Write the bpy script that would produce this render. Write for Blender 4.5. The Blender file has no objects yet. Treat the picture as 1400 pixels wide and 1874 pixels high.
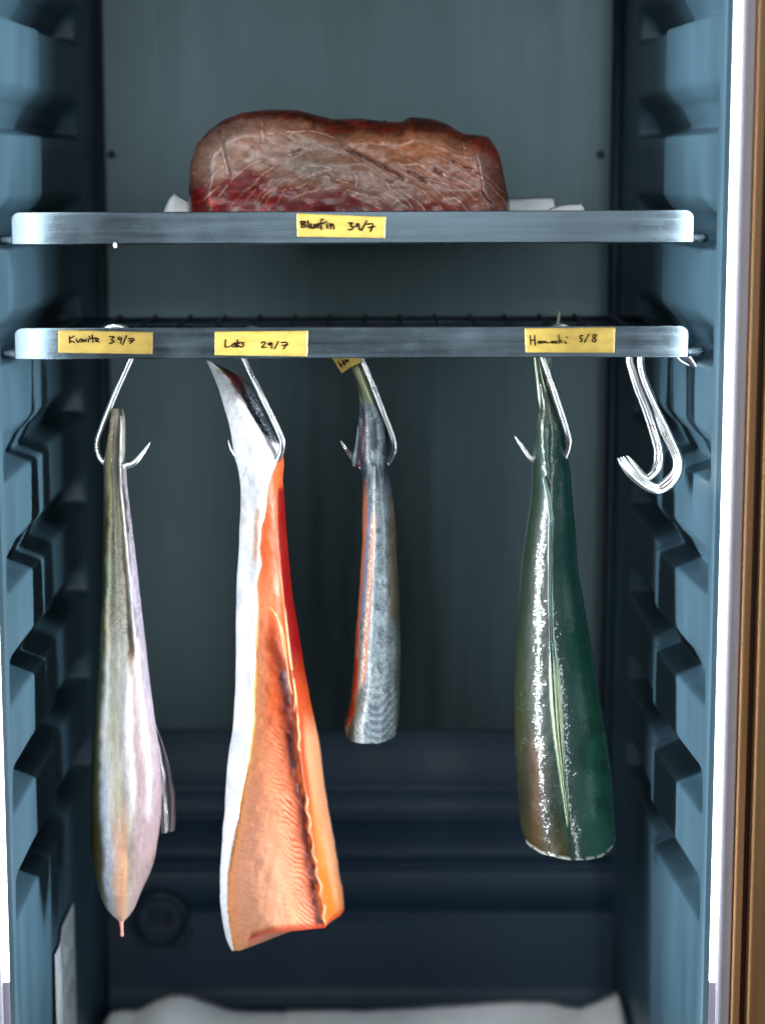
import bpy, bmesh, math, random
import numpy as np
from mathutils import Vector

random.seed(7); RNG = np.random.default_rng(7)
S = bpy.context.scene
COL = S.collection

# ------------------------------------------------------------------ camera
F_PX, W_PX, H_PX = 3890.0, 1400.0, 1874.0        # focal length in pixels of the photograph
PITCH = math.radians(9.2)
CAM = Vector((0.023, -1.66, 1.40))
cam = bpy.data.cameras.new('camera'); camo = bpy.data.objects.new('camera', cam); COL.objects.link(camo)
cam.sensor_fit = 'VERTICAL'; cam.sensor_height = 36.0; cam.sensor_width = 26.9
cam.lens = 36.0 * F_PX / H_PX
cam.clip_start = 0.05; cam.clip_end = 50
camo.location = CAM; camo.rotation_euler = (math.pi/2 - PITCH, 0, 0)
cam.dof.use_dof = True; cam.dof.focus_distance = 1.70; cam.dof.aperture_fstop = 3.4
S.camera = camo

# ------------------------------------------------------------------ world and lamps
w = bpy.data.worlds.new('World'); S.world = w; w.use_nodes = True
bg = w.node_tree.nodes['Background']; bg.inputs[0].default_value = (0.55, 0.78, 1.0, 1); bg.inputs[1].default_value = 0.02

def area(name, loc, target, sx, sy, power, color=(1, 1, 1), spread=180):
    l = bpy.data.lights.new(name, 'AREA'); l.shape = 'RECTANGLE'; l.size = sx; l.size_y = sy
    l.energy = power; l.color = color; l.spread = math.radians(spread)
    o = bpy.data.objects.new(name, l); COL.objects.link(o); o.location = loc
    d = Vector(target) - Vector(loc)
    o.rotation_euler = d.to_track_quat('-Z', 'Y').to_euler()
    return o
area('room_lamp', (-0.80, -2.1, 2.25), (0.0, 0.1, 1.0), 0.8, 0.8, 19.0, (0.94, 0.97, 1.0))
area('window_light', (0.12, -3.3, 1.78), (0.05, 0.5, 1.45), 0.9, 0.7, 15.0, (0.90, 0.97, 1.0))
LED_X = {-1: 0.2668, 1: 0.2768}; LED_Y = -0.075           # half widths of the front opening
for sx in (-1, 1):
    x = sx * (LED_X[sx] - 0.003)
    area('led_lamp', (x, LED_Y + 0.004, 1.20), (x - sx * 0.53, LED_Y + 0.115, 1.20), 0.006, 1.04, 2.7, (0.86, 0.94, 1.0), 44)
    area('led_lamp', (x - sx * 0.001, LED_Y + 0.006, 1.20), (x - sx * 0.50, LED_Y + 0.5, 1.20), 0.006, 1.04, 1.15, (0.90, 0.96, 1.0), 170)
S.view_settings.view_transform = 'Standard'; S.view_settings.look = 'None'
S.view_settings.exposure = 0.0; S.view_settings.gamma = 1.0; S.view_settings.use_curve_mapping = False

# ------------------------------------------------------------------ helpers
CP, SP = math.cos(PITCH), math.sin(PITCH)
def P(u, v, Y):
    """point of the vertical plane at depth Y that stands where pixel (u, v) of the photograph shows it"""
    x = (u - W_PX/2) / F_PX; y = -(v - H_PX/2) / F_PX
    t = (Y - CAM.y) / (CP + y * SP)
    return (CAM.x + x * t, Y, CAM.z + (y * CP - SP) * t)
def Pn(u, v, Y):
    x = (u - W_PX/2) / F_PX; y = -(v - H_PX/2) / F_PX
    t = (Y - CAM.y) / (CP + y * SP)
    return np.stack([CAM.x + x * t, Y + 0*t, CAM.z + (y * CP - SP) * t], -1)
def lin(c):
    c = np.asarray(c, float) / 255.0
    return np.where(c <= 0.04045, c/12.92, ((c + 0.055)/1.055)**2.4)
def sm(a, b, x):
    t = np.clip((x - a) / (b - a), 0, 1); return t*t*(3 - 2*t)
_lat = {}
def noise(x, y, seed=0):
    """smooth value noise, about 0..1"""
    if seed not in _lat: _lat[seed] = np.random.default_rng(seed + 100).random((256, 256))
    L = _lat[seed]
    x = np.asarray(x, float); y = np.asarray(y, float)
    xi = np.floor(x).astype(int); yi = np.floor(y).astype(int)
    fx = x - xi; fy = y - yi; fx = fx*fx*(3-2*fx); fy = fy*fy*(3-2*fy)
    g = lambda i, j: L[(xi+i) % 256, (yi+j) % 256]
    return (g(0,0)*(1-fx)+g(1,0)*fx)*(1-fy) + (g(0,1)*(1-fx)+g(1,1)*fx)*fy
def fbm(x, y, seed=0, o=3):
    r = 0; a = 0.5; n = 0
    for i in range(o): r = r + a*noise(x*2**i, y*2**i, seed+i); n += a; a *= 0.5
    return r/n
def pdist(u, v, pts):
    d = np.full(np.shape(u), 1e9)
    for (x0, y0), (x1, y1) in zip(pts[:-1], pts[1:]):
        dx, dy = x1-x0, y1-y0; L2 = dx*dx+dy*dy+1e-9
        t = np.clip(((u-x0)*dx + (v-y0)*dy)/L2, 0, 1)
        d = np.minimum(d, np.hypot(u-x0-t*dx, v-y0-t*dy))
    return d
def spline(pts, n=6):
    """Catmull-Rom through the points"""
    p = [np.array(q, float) for q in pts]; p = [2*p[0]-p[1]] + p + [2*p[-1]-p[-2]]; out = []
    for i in range(1, len(p)-2):
        for k in range(n):
            t = k/n
            out.append(0.5*((2*p[i]) + (-p[i-1]+p[i+1])*t + (2*p[i-1]-5*p[i]+4*p[i+1]-p[i+2])*t*t + (-p[i-1]+3*p[i]-3*p[i+1]+p[i+2])*t**3))
    out.append(p[-2]); return out

def tag(o, label=None, cat=None, group=None, kind=None):
    if label: o['label'] = label
    if cat: o['category'] = cat
    if group: o['group'] = group
    if kind: o['kind'] = kind
    return o
def thing(name, label, cat, loc=(0, 0, 0), group=None):
    o = bpy.data.objects.new(name, None); COL.objects.link(o); o.location = loc; o.empty_display_size = 0.02
    return tag(o, label, cat, group)
def link(name, me, m=None, parent=None, smooth=True):
    o = bpy.data.objects.new(name, me); COL.objects.link(o)
    if m: me.materials.append(m)
    if parent:
        o.parent = parent; o.matrix_parent_inverse.identity()
        me.transform(__import__('mathutils').Matrix.Translation(-Vector(parent_world(parent))))
    if smooth: me.polygons.foreach_set('use_smooth', [True]*len(me.polygons))
    return o
def parent_world(p):
    v = Vector((0, 0, 0))
    while p: v = v + p.location; p = p.parent
    return v
def mesh(verts, faces, cols=None):
    me = bpy.data.meshes.new('mesh'); me.from_pydata([tuple(map(float, q)) for q in verts], [], [tuple(map(int, f)) for f in faces])
    if cols is not None:
        a = me.color_attributes.new('Col', 'FLOAT_COLOR', 'POINT')
        c = np.ones((len(verts), 4), np.float32); c[:, :3] = cols
        a.data.foreach_set('color', c.ravel())
    me.update(); return me
class MB:
    def __init__(s): s.v = []; s.f = []
    def add(s, v, f):
        n = len(s.v); s.v += [tuple(q) for q in v]; s.f += [tuple(i+n for i in g) for g in f]
    def box(s, a, b):
        (x0, y0, z0), (x1, y1, z1) = a, b
        s.add([(x0,y0,z0),(x1,y0,z0),(x1,y1,z0),(x0,y1,z0),(x0,y0,z1),(x1,y0,z1),(x1,y1,z1),(x0,y1,z1)],
              [(0,3,2,1),(4,5,6,7),(0,1,5,4),(1,2,6,5),(2,3,7,6),(3,0,4,7)])
    def tube(s, pts, r, n=8, ball=False):
        pts = [Vector(p) for p in pts]; m = len(pts)
        rs = r if hasattr(r, '__len__') else [r]*m
        if ball:
            d0 = (pts[0]-pts[1]).normalized(); d1 = (pts[-1]-pts[-2]).normalized()
            a = [(math.cos(t), math.sin(t)) for t in (0.3, 0.7, 1.1, 1.5)]
            pre = [(pts[0]+d0*rs[0]*q[1], rs[0]*q[0]) for q in reversed(a)]
            post = [(pts[-1]+d1*rs[-1]*q[1], rs[-1]*q[0]) for q in a]
            rs = [q[1] for q in pre]+list(rs)+[q[1] for q in post]; pts = [q[0] for q in pre]+pts+[q[0] for q in post]; m = len(pts)
        V = []; up = None
        for i in range(m):
            t = (pts[min(i+1, m-1)]-pts[max(i-1, 0)]).normalized()
            if up is None:
                up = Vector((0, 0, 1)) if abs(t.z) < 0.9 else Vector((1, 0, 0))
            a = t.cross(up).normalized(); b = a.cross(t).normalized(); up = b
            for k in range(n):
                th = 2*math.pi*k/n; V.append(tuple(pts[i]+a*(math.cos(th)*rs[i])+b*(math.sin(th)*rs[i])))
        Fc = [(i*n+k, i*n+(k+1) % n, (i+1)*n+(k+1) % n, (i+1)*n+k) for i in range(m-1) for k in range(n)]
        Fc += [tuple(range(n-1, -1, -1)), tuple(range((m-1)*n, m*n))]
        s.add(V, Fc)
    def build(s, name, m, parent=None, smooth=True): return link(name, mesh(s.v, s.f), m, parent, smooth)
def bevel_obj(o, wd, seg=2):
    bm = bmesh.new(); bm.from_mesh(o.data)
    bmesh.ops.remove_doubles(bm, verts=bm.verts, dist=1e-6)
    e = [x for x in bm.edges if len(x.link_faces) == 2 and x.calc_face_angle(0) > 0.6]
    bmesh.ops.bevel(bm, geom=e, offset=wd, segments=seg, affect='EDGES', profile=0.5)
    bmesh.ops.recalc_face_normals(bm, faces=bm.faces)
    bm.to_mesh(o.data); bm.free()
    o.data.polygons.foreach_set('use_smooth', [p.area < 2e-5 for p in o.data.polygons])
    return o
def prism(poly, y0, y1, plane='XZ'):
    """polygon of (x, z) points given depth from y0 to y1"""
    n = len(poly)
    v = [(x, y0, z) for x, z in poly]+[(x, y1, z) for x, z in poly]
    f = [tuple(range(n)), tuple(range(2*n-1, n-1, -1))]+[(i, i+n, (i+1) % n+n, (i+1) % n) for i in range(n)]
    return v, f

# ------------------------------------------------------------------ materials
def nodes(name):
    m = bpy.data.materials.new(name); m.use_nodes = True
    nt = m.node_tree; return m, nt, nt.nodes['Principled BSDF']
def N(nt, t, **kw):
    n = nt.nodes.new(t)
    for k, v in kw.items(): setattr(n, k, v)
    return n
def coords(nt, scale=(1, 1, 1)):
    tc = N(nt, 'ShaderNodeTexCoord'); mp = N(nt, 'ShaderNodeMapping'); mp.inputs['Scale'].default_value = scale
    nt.links.new(tc.outputs['Object'], mp.inputs['Vector']); return mp.outputs[0]
def noise_n(nt, vec, scale, detail=4, rough=0.55):
    n = N(nt, 'ShaderNodeTexNoise'); n.inputs['Scale'].default_value = scale; n.inputs['Detail'].default_value = detail
    n.inputs['Roughness'].default_value = rough; nt.links.new(vec, n.inputs['Vector']); return n.outputs['Fac']
def ramp(nt, fac, lo, hi, a=0.0, b=1.0):
    r = N(nt, 'ShaderNodeMapRange'); r.inputs[1].default_value = lo; r.inputs[2].default_value = hi
    r.inputs[3].default_value = a; r.inputs[4].default_value = b; nt.links.new(fac, r.inputs[0]); return r.outputs[0]
def bump(nt, h, strength, dist=0.001, nrm=None):
    b = N(nt, 'ShaderNodeBump'); b.inputs['Strength'].default_value = strength; b.inputs['Distance'].default_value = dist
    nt.links.new(h, b.inputs['Height'])
    if nrm: nt.links.new(nrm, b.inputs['Normal'])
    return b.outputs[0]
def simple(name, rgb, rough=0.5, metal=0.0, var=0.12, vscale=30, stretch=(1, 1, 1), bmp=0.0, rvar=0.1, srgb=True, spec=0.5):
    m, nt, p = nodes(name); c = lin(rgb) if srgb else np.array(rgb)
    v = coords(nt, stretch); f = noise_n(nt, v, vscale)
    mx = N(nt, 'ShaderNodeMix', data_type='RGBA'); mx.inputs[6].default_value = (*(c*(1-var)), 1); mx.inputs[7].default_value = (*np.minimum(c*(1+var), 1), 1)
    nt.links.new(ramp(nt, f, 0.3, 0.7), mx.inputs[0]); nt.links.new(mx.outputs[2], p.inputs['Base Color'])
    nt.links.new(ramp(nt, f, 0.3, 0.7, rough-rvar, rough+rvar), p.inputs['Roughness'])
    p.inputs['Metallic'].default_value = metal; p.inputs['Specular IOR Level'].default_value = spec
    if bmp: nt.links.new(bump(nt, noise_n(nt, v, vscale*3, 5), bmp), p.inputs['Normal'])
    return m
def flesh(name, rough=0.35, coat=0.0, bscale=500, bstr=0.25, var=0.12, sss=0.0, stretch=(1, 1, 1), spec=0.5, bdist=0.0006, wav=0.2, glint=0, crough=0.12):
    """skin and meat: the colour painted on the vertices, broken up by fine noise, wet gloss and a fine bump"""
    m, nt, p = nodes(name)
    at = N(nt, 'ShaderNodeVertexColor', layer_name='Col'); v = coords(nt, stretch)
    f = noise_n(nt, v, bscale*0.6, 5, 0.7)
    g = ramp(nt, f, 0.3, 0.7, 1-var, 1+var)
    mx = N(nt, 'ShaderNodeVectorMath', operation='SCALE'); nt.links.new(at.outputs[0], mx.inputs[0]); nt.links.new(g, mx.inputs['Scale'])
    nt.links.new(mx.outputs[0], p.inputs['Base Color'])
    nt.links.new(ramp(nt, noise_n(nt, v, 60, 4), 0.3, 0.7, rough-0.1, rough+0.12), p.inputs['Roughness'])
    p.inputs['Specular IOR Level'].default_value = spec
    p.inputs['Coat Weight'].default_value = coat; p.inputs['Coat Roughness'].default_value = crough
    if sss:
        p.inputs['Subsurface Weight'].default_value = sss; p.inputs['Subsurface Radius'].default_value = (0.006, 0.002, 0.001); p.inputs['Subsurface Scale'].default_value = 1.0
    b1 = bump(nt, noise_n(nt, v, bscale, 3), bstr, bdist)
    b2 = bump(nt, noise_n(nt, v, 70, 3), wav, 0.002, b1)
    nt.links.new(b2, p.inputs['Normal'])
    if coat: nt.links.new(b2, p.inputs['Coat Normal'])
    if glint:                                          # wet scales: tiny facets that catch the light one by one
        vo = N(nt, 'ShaderNodeTexVoronoi'); vo.inputs['Scale'].default_value = glint; nt.links.new(v, vo.inputs['Vector'])
        sb = N(nt, 'ShaderNodeVectorMath', operation='SUBTRACT'); nt.links.new(vo.outputs['Color'], sb.inputs[0]); sb.inputs[1].default_value = (.5, .5, .5)
        sc_ = N(nt, 'ShaderNodeVectorMath', operation='SCALE'); nt.links.new(sb.outputs[0], sc_.inputs[0]); sc_.inputs['Scale'].default_value = 0.15
        ge = N(nt, 'ShaderNodeNewGeometry'); ad = N(nt, 'ShaderNodeVectorMath', operation='ADD'); nt.links.new(ge.outputs['Normal'], ad.inputs[0]); nt.links.new(sc_.outputs[0], ad.inputs[1])
        nm = N(nt, 'ShaderNodeVectorMath', operation='NORMALIZE'); nt.links.new(ad.outputs[0], nm.inputs[0]); nt.links.new(nm.outputs[0], p.inputs['Coat Normal'])
    return m

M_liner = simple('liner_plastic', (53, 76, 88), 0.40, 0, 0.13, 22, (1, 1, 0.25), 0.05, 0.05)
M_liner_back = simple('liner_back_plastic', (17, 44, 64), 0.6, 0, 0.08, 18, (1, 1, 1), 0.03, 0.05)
M_gap = simple('rubber_seal', (14, 17, 22), 0.6)
M_hook = simple('polished_steel', (232, 232, 232), 0.28, 1.0, 0.03, 60, rvar=0.015)
M_wire = simple('coated_wire', (34, 46, 58), 0.4, 0.3)
M_frame = simple('grey_door_frame', (190, 186, 198), 0.55, 0, 0.05)
M_wood = simple('brown_wood', (178, 132, 88), 0.5, 0, 0.25, 12, (6, 6, 0.3), 0.1)
M_wood_dark = simple('dark_wood', (62, 34, 18), 0.5, 0, 0.25, 12, (6, 6, 0.3), 0.1)
M_paper = simple('white_paper', (240, 241, 242), 0.75, 0, 0.05, 40, bmp=0.15)
M_ink = simple('black_marker_ink', (24, 10, 9), 0.9, spec=0.05)
M_tape = simple('yellow_masking_tape', (156, 130, 54), 0.6, 0, 0.2, 70, (1, 1, 2.2), 0.25)
M_sticker = simple('sticker_paper', (170, 178, 182), 0.5, 0, 0.06)
M_print = simple('print_grey', (90, 96, 104), 0.6)
def steel(name, base, rough, stretch, smudge=0.12, metal=1.0):
    m, nt, p = nodes(name); p.inputs['Metallic'].default_value = metal
    v = coords(nt, stretch); vi = coords(nt)
    st = noise_n(nt, v, 60, 6, 0.65); bl = noise_n(nt, vi, 9, 5, 0.6)
    c = lin(base)
    mx = N(nt, 'ShaderNodeMix', data_type='RGBA'); mx.inputs[6].default_value = (*(c*0.82), 1); mx.inputs[7].default_value = (*np.minimum(c*1.15, 1), 1)
    nt.links.new(ramp(nt, st, 0.3, 0.7), mx.inputs[0]); nt.links.new(mx.outputs[2], p.inputs['Base Color'])
    ad = N(nt, 'ShaderNodeMath', operation='ADD'); nt.links.new(ramp(nt, st, 0.3, 0.7, rough-0.05, rough+0.05), ad.inputs[0])
    nt.links.new(ramp(nt, bl, 0.45, 0.65, 0, smudge), ad.inputs[1]); nt.links.new(ad.outputs[0], p.inputs['Roughness'])
    nt.links.new(bump(nt, st, 0.06, 0.0005), p.inputs['Normal'])
    return m
M_lip = steel('brushed_steel_strip', (98, 112, 121), 0.25, (0.12, 1, 3), 0.14, 1.0)
M_panel = steel('stainless_back_panel', (57, 69, 72), 0.36, (.8, 1, 0.06), 0.015, 1.0)
M_led, nt_, p_ = nodes('led_light'); p_.inputs['Base Color'].default_value = (0.9, 0.9, 0.9, 1)
p_.inputs['Emission Color'].default_value = (0.93, 0.97, 1, 1); p_.inputs['Emission Strength'].default_value = 7.0

# ------------------------------------------------------------------ the cabinet
XW = 0.262
Z1 = P(0, 438, 0)[2]; Z2 = P(0, 647, 0)[2]; DZ = Z1 - Z2
YB = 0.525                                               # plane of the back panel
ZF = P(700, 1846, 0.48)[2]                               # floor
ZT = P(700, 0, YB)[2] + 0.12                             # ceiling
Y_FRONT = -0.085
fridge = thing('ageing_cabinet', 'dark blue fridge interior with slotted side walls and bright light strips', 'fridge', (0, 0, ZF))

def wall_x(Y, sx=1):  # step behind the flare is added to sharpen the edge of the lit front
    Y = np.asarray(Y, float)
    if sx < 0: return np.interp(Y, [Y_FRONT, 0.055, 0.165, 0.185, 0.6], [LED_X[sx], 0.2680, 0.2655, 0.2710, 0.2630])
    return np.interp(Y, [Y_FRONT, 0.055, 0.165, 0.185, 0.6], [LED_X[sx], 0.2680, 0.2615, 0.2675, 0.2640])
ys = np.unique(np.concatenate([np.linspace(Y_FRONT, 0.06, 50), np.linspace(0.06, 0.16, 25), np.linspace(0.16, 0.19, 18), np.linspace(0.19, 0.38, 40), np.linspace(0.38, 0.42, 25), np.linspace(0.42, 0.55, 16)]))
zs = []
slots = [Z1 + k*DZ for k in range(-6, 4)]
for z in slots:
    b = z - 0.0045; t = b + 0.030
    zs += list(np.linspace(b-0.004, b+0.004, 9))+list(np.linspace(b+0.006, t-0.012, 4))+list(np.linspace(t-0.010, t+0.008, 14))+list(np.linspace(t+0.012, b+DZ-0.006, 8))
zs = np.array(sorted(z for z in zs if ZF-0.03 < z < ZT)); zs = np.concatenate([[ZF-0.03], zs, [ZT]])
YY, ZZ = np.meshgrid(ys, zs)
mask = np.zeros_like(YY)
for z in slots:
    if z < ZF + 0.12: continue
    b = z - 0.0045; t = b + 0.030
    m_ = sm(b-0.005, b+0.0045, ZZ)*(1-sm(t-0.011, t+0.009, ZZ))*np.interp(ZZ, [b+.003, t-.004], [1.25, 0.6])*sm(-0.046, -0.022, YY)*(1-sm(0.392, 0.408, YY))
    mask = np.maximum(mask, m_)
for sx, nm in ((-1, 'side_wall'), (1, 'side_wall')):
    X = wall_x(YY, sx) + 0.019*mask
    # a shallow moulded step near the bottom of the wall
    X = X + 0.006*(1-sm(ZF+0.035, ZF+0.045, ZZ))*sm(0.0, 0.03, YY)
    V = np.stack([sx*X, YY, ZZ], -1).reshape(-1, 3)
    r, c = YY.shape
    idx = np.arange(r*c).reshape(r, c)
    q = np.stack([idx[:-1, :-1], idx[:-1, 1:], idx[1:, 1:], idx[1:, :-1]], -1).reshape(-1, 4)
    if sx > 0: q = q[:, ::-1]
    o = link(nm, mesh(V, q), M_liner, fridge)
    m = MB(); m.box((sx*0.2965 if sx > 0 else -0.304, Y_FRONT+0.02, ZF-0.03), (0.304 if sx > 0 else -0.296, YB+0.05, ZT)); m.build('outer_shell', M_liner, fridge, False)
# back panel: one steel sheet with folded-in edges
zpb = P(700, 1336, YB)[2]
xl = P(198, 600, YB)[0]; xr = P(1113, 600, YB)[0]
m = MB(); m.box((xl, YB, zpb), (xr, YB+0.004, ZT-0.002)); bevel_obj(m.build('back_panel', M_panel, fridge, False), 0.0015)
for u0 in (205, 1098):
    x, y, z = P(u0, 283, YB); m = MB()
    m.tube([(x, YB-0.003, z), (x, YB+0.002, z)], 0.004, 16); m.build('panel_plug', M_gap, fridge)
# dark seal between panel and side walls, moulded corner posts
for sx, xe in ((-1, xl), (1, xr)):
    m = MB(); xo = sx*(XW+0.02)
    m.box((min(xe, xo), YB+0.006, zpb-0.004), (max(xe, xo), YB+0.02, ZT)); m.build('corner_seal', M_gap, fridge, False)
    m = MB(); m.tube([(xe+sx*0.006, YB-0.001, ZF), (xe+sx*0.006, YB-0.001, ZT)], 0.0035, 10); m.build('corner_trim', M_liner_back, fridge)
# lower back wall: moulded liner profile (pixel row, depth)
prof = [(1336, .545), (1352, .545), (1436, .540), (1446, .533), (1452, .534), (1494, .534), (1502, .524), (1545, .514), (1556, .506), (1572, .505), (1577, .512), (1584, .512), (1590, .503), (1600, .501), (1660, .500), (1667, .507), (1673, .507), (1681, .498), (1692, .497), (1800, .493), (1832, .490), (1846, .480)]
pv = [(Y, P(700, v, Y)[2]) for v, Y in prof]; pv[0] = (.545, zpb+0.03)
Xn = np.linspace(-XW-0.006, XW+0.006, 2)
V = [(x, y, z) for y, z in pv for x in Xn]; Fq = [(2*i, 2*i+2, 2*i+3, 2*i+1) for i in range(len(pv)-1)]
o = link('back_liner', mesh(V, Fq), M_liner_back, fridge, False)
bm = bmesh.new(); bm.from_mesh(o.data); bmesh.ops.recalc_face_normals(bm, faces=bm.faces)
bmesh.ops.bevel(bm, geom=[e for e in bm.edges if len(e.link_faces) == 2], offset=0.0025, segments=3, affect='EDGES'); bm.to_mesh(o.data); bm.free()
o.data.polygons.foreach_set('use_smooth', [True]*len(o.data.polygons))
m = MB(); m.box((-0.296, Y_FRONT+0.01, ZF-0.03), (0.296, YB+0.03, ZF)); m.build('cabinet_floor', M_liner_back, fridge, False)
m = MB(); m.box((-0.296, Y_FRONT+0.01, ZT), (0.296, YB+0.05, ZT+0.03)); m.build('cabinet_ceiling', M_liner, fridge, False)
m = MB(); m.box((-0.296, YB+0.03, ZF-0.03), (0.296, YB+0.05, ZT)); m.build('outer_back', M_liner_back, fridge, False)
# round drain cover on the lower back wall
cx, cy, cz = P(295, 1680, .492)
m = MB(); R = 0.029
for ra, rb, ya, yb in ((R, R, .503, .489), (R, R-.004, .489, .486), (R-.004, R-.007, .486, .489), (R-.007, R*0.5, .489, .489), (R*0.5, 0.001, .489, .490)):
    n = 40
    v = [(cx+ra*math.cos(2*math.pi*k/n), ya, cz+ra*math.sin(2*math.pi*k/n)) for k in range(n)]+[(cx+rb*math.cos(2*math.pi*k/n), yb, cz+rb*math.sin(2*math.pi*k/n)) for k in range(n)]
    m.add(v, [(k, (k+1) % n, (k+1) % n+n, k+n) for k in range(n)])
M_drain = simple('drain_plastic', (30, 44, 58), 0.45)
dc = m.build('drain_cover', M_drain, fridge, True)
for k in range(4):
    m = MB(); zz = cz+0.006-k*0.004
    m.tube([(cx-0.013, .4885, zz+.0015), (cx, .4882, zz), (cx+0.012, .4885, zz-.001)], 0.0009, 6); m.build('cover_rib', M_drain, dc)
m = MB()
m.tube([P(238, 1690, .492), P(262, 1731, .491), P(338, 1731, .491), P(352, 1700, .492)], 0.0016, 8); m.build('drain_surround', M_liner_back, fridge)
# light strips, frame and wooden surround at the front opening
ZLB = P(1310, 1795, Y_FRONT)[2]
for sx in (-1, 1):
    m = MB(); L0 = LED_X[sx]+0.0003; x0, x1 = sorted((sx*L0, sx*(L0+0.0042))); m.box((x0, Y_FRONT-0.002, ZLB), (x1, Y_FRONT+0.006, ZT)); m.build('light_strip', M_led, fridge, False)
    m = MB(); m.box((x0, Y_FRONT-0.002, ZF-0.05), (x1, Y_FRONT+0.006, ZLB-0.0005)); m.build('strip_end', M_frame, fridge, False)
    m = MB(); x0, x1 = sorted((sx*(L0+0.0046), sx*(L0+0.0150))); m.box((x0, Y_FRONT-0.010, ZF-0.05), (x1, Y_FRONT+0.008, ZT+0.03)); bevel_obj(m.build('door_frame', M_frame, fridge, False), 0.003, 3)
wd = thing('wooden_surround', 'brown wooden panel edge standing right of the fridge opening', 'wood trim', (0.32, -0.11, ZF-0.05))
for x0, x1, y0, mt, nm in ((0.2926, 0.2990, -0.100, M_wood, 'wood_strip'), (0.2990, 0.3042, -0.090, M_wood_dark, 'wood_groove'), (0.3042, 0.340, -0.106, M_wood, 'wood_board')):
    m = MB(); m.box((x0, y0, ZF-0.05), (x1-0.0003, -0.07, ZT+0.05)); bevel_obj(m.build(nm, mt, wd, False), 0.0012)

# paper sticker on the left wall (parallel to the wall) with its small print
XS = -wall_x(0.25, -1) + 0.0012
def SW(u, v):                                            # where the pixel meets the plane x = XS
    x = (u - 700)/F_PX; t = (XS-CAM.x)/x; Y = CAM.y + t*(CP - (v-937)/F_PX*SP); return P(u, v, Y)
st = thing('wall_sticker', 'white printed paper sticker stuck low on the left side wall', 'sticker', SW(118, 1800))
a, b = SW(135, 1653), SW(95, 1745); ya, yb, zt_ = a[1], b[1], (a[2]+b[2])/2
m = MB(); wx_ = lambda Y: -float(wall_x(Y, -1))+0.0008
yq = np.linspace(yb, ya, 7); tri = [(wx_(y), y, z) for y in yq for z in (zt_-0.125, zt_)]; n_ = len(tri)
tri += [(x+.0005, y, z) for x, y, z in tri]
m.add(tri, [(2*i, 2*i+1, 2*i+3, 2*i+2) for i in range(6)]+[(2*i+n_, 2*i+2+n_, 2*i+3+n_, 2*i+1+n_) for i in range(6)]+[(1, 0, n_, n_+1), (n_-2, n_-1, 2*n_-1, 2*n_-2)]+[(2*i+1, 2*i+1+n_, 2*i+3+n_, 2*i+3) for i in range(6)])
m.build('sheet', M_sticker, st, False)
m = MB()
for k in range(9):
    yy = ya-0.012-0.011*k
    for q in range(3):
        z0 = zt_-0.006-0.03*q-0.006*random.random(); xx = wx_(yy-.0012)+.0005; m.box((xx, yy-0.0012, z0-0.012-0.012*random.random()), (xx+0.0004, yy, z0))
m.build('print', M_print, st, False)

# ------------------------------------------------------------------ wire shelves
def make_shelf(label, zs_, vtop, vbot, ul, ur, phase):
    t = thing('wire_shelf', label, 'shelf', (0, 0, zs_))
    x0 = P(ul, vbot, 0)[0]; x1 = P(ur, vbot, 0)[0]; zb = P(640, vbot, 0)[2]; zt = P(640, vtop, 0)[2]; r = 0.006
    poly = [(x0, zb), (x1, zb)]
    poly += [(x1-r+r*math.cos(a), zt-r+r*math.sin(a)) for a in np.linspace(0, math.pi/2, 8)]
    poly += [(x0+r-r*math.sin(a), zt-r+r*math.cos(a)) for a in np.linspace(0, math.pi/2, 8)]
    v, f = prism(poly, 0.0, 0.0035); m = MB(); m.add(v, f); bevel_obj(m.build('front_strip', M_lip, t, False), 0.0007, 2)
    m = MB(); m.tube([(-0.2725, 0.0085, zs_), (0.2725, 0.0085, zs_)], 0.0040, 12, True); m.build('front_rod', M_lip, t)
    for sx in (-1, 1):
        m = MB(); m.tube([(sx*0.2720, 0.0085, zs_), (sx*0.2720, 0.395, zs_)], 0.0028, 8, True); m.build('side_rod', M_wire, t)
    m = MB()
    for k in range(6):
        y = 0.08 + 0.0715*k + (0.02 if k == 0 else 0); y = min(y, 0.39)
        m.tube([(-0.270, y, zs_-0.001), (0.270, y, zs_-0.001)], 0.0028 if k == 5 else 0.0022, 8)
    for k in range(17):
        x = -0.268 + phase + 0.0335*k
        if abs(x) < 0.268: m.tube([(x, 0.012, zs_+0.0028), (x, 0.392, zs_+0.0028)], 0.0019, 8)
    m.build('wire_grid', M_wire, t)
    t.rotation_euler = (0, -0.0034, 0)                  # the shelf hangs a hair lower on the left
    return t
make_shelf('upper wire shelf with brushed steel front strip, carrying the big brown block of fish', Z1, 386.5, 445, 22, 1269, 0.006)
x_, y_, z_ = P(211, 447.5, 0.001)
m = MB(); m.tube([(x_, y_, z_+.0012), (x_, y_, z_-.0008)], .0014, 10, True); m.build('water_drop', M_paper, bpy.data.objects['wire_shelf'])
make_shelf('lower wire shelf with brushed steel front strip, the fish hanging from it', Z2, 598.5, 655.5, 28, 1259, 0.006)

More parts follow.
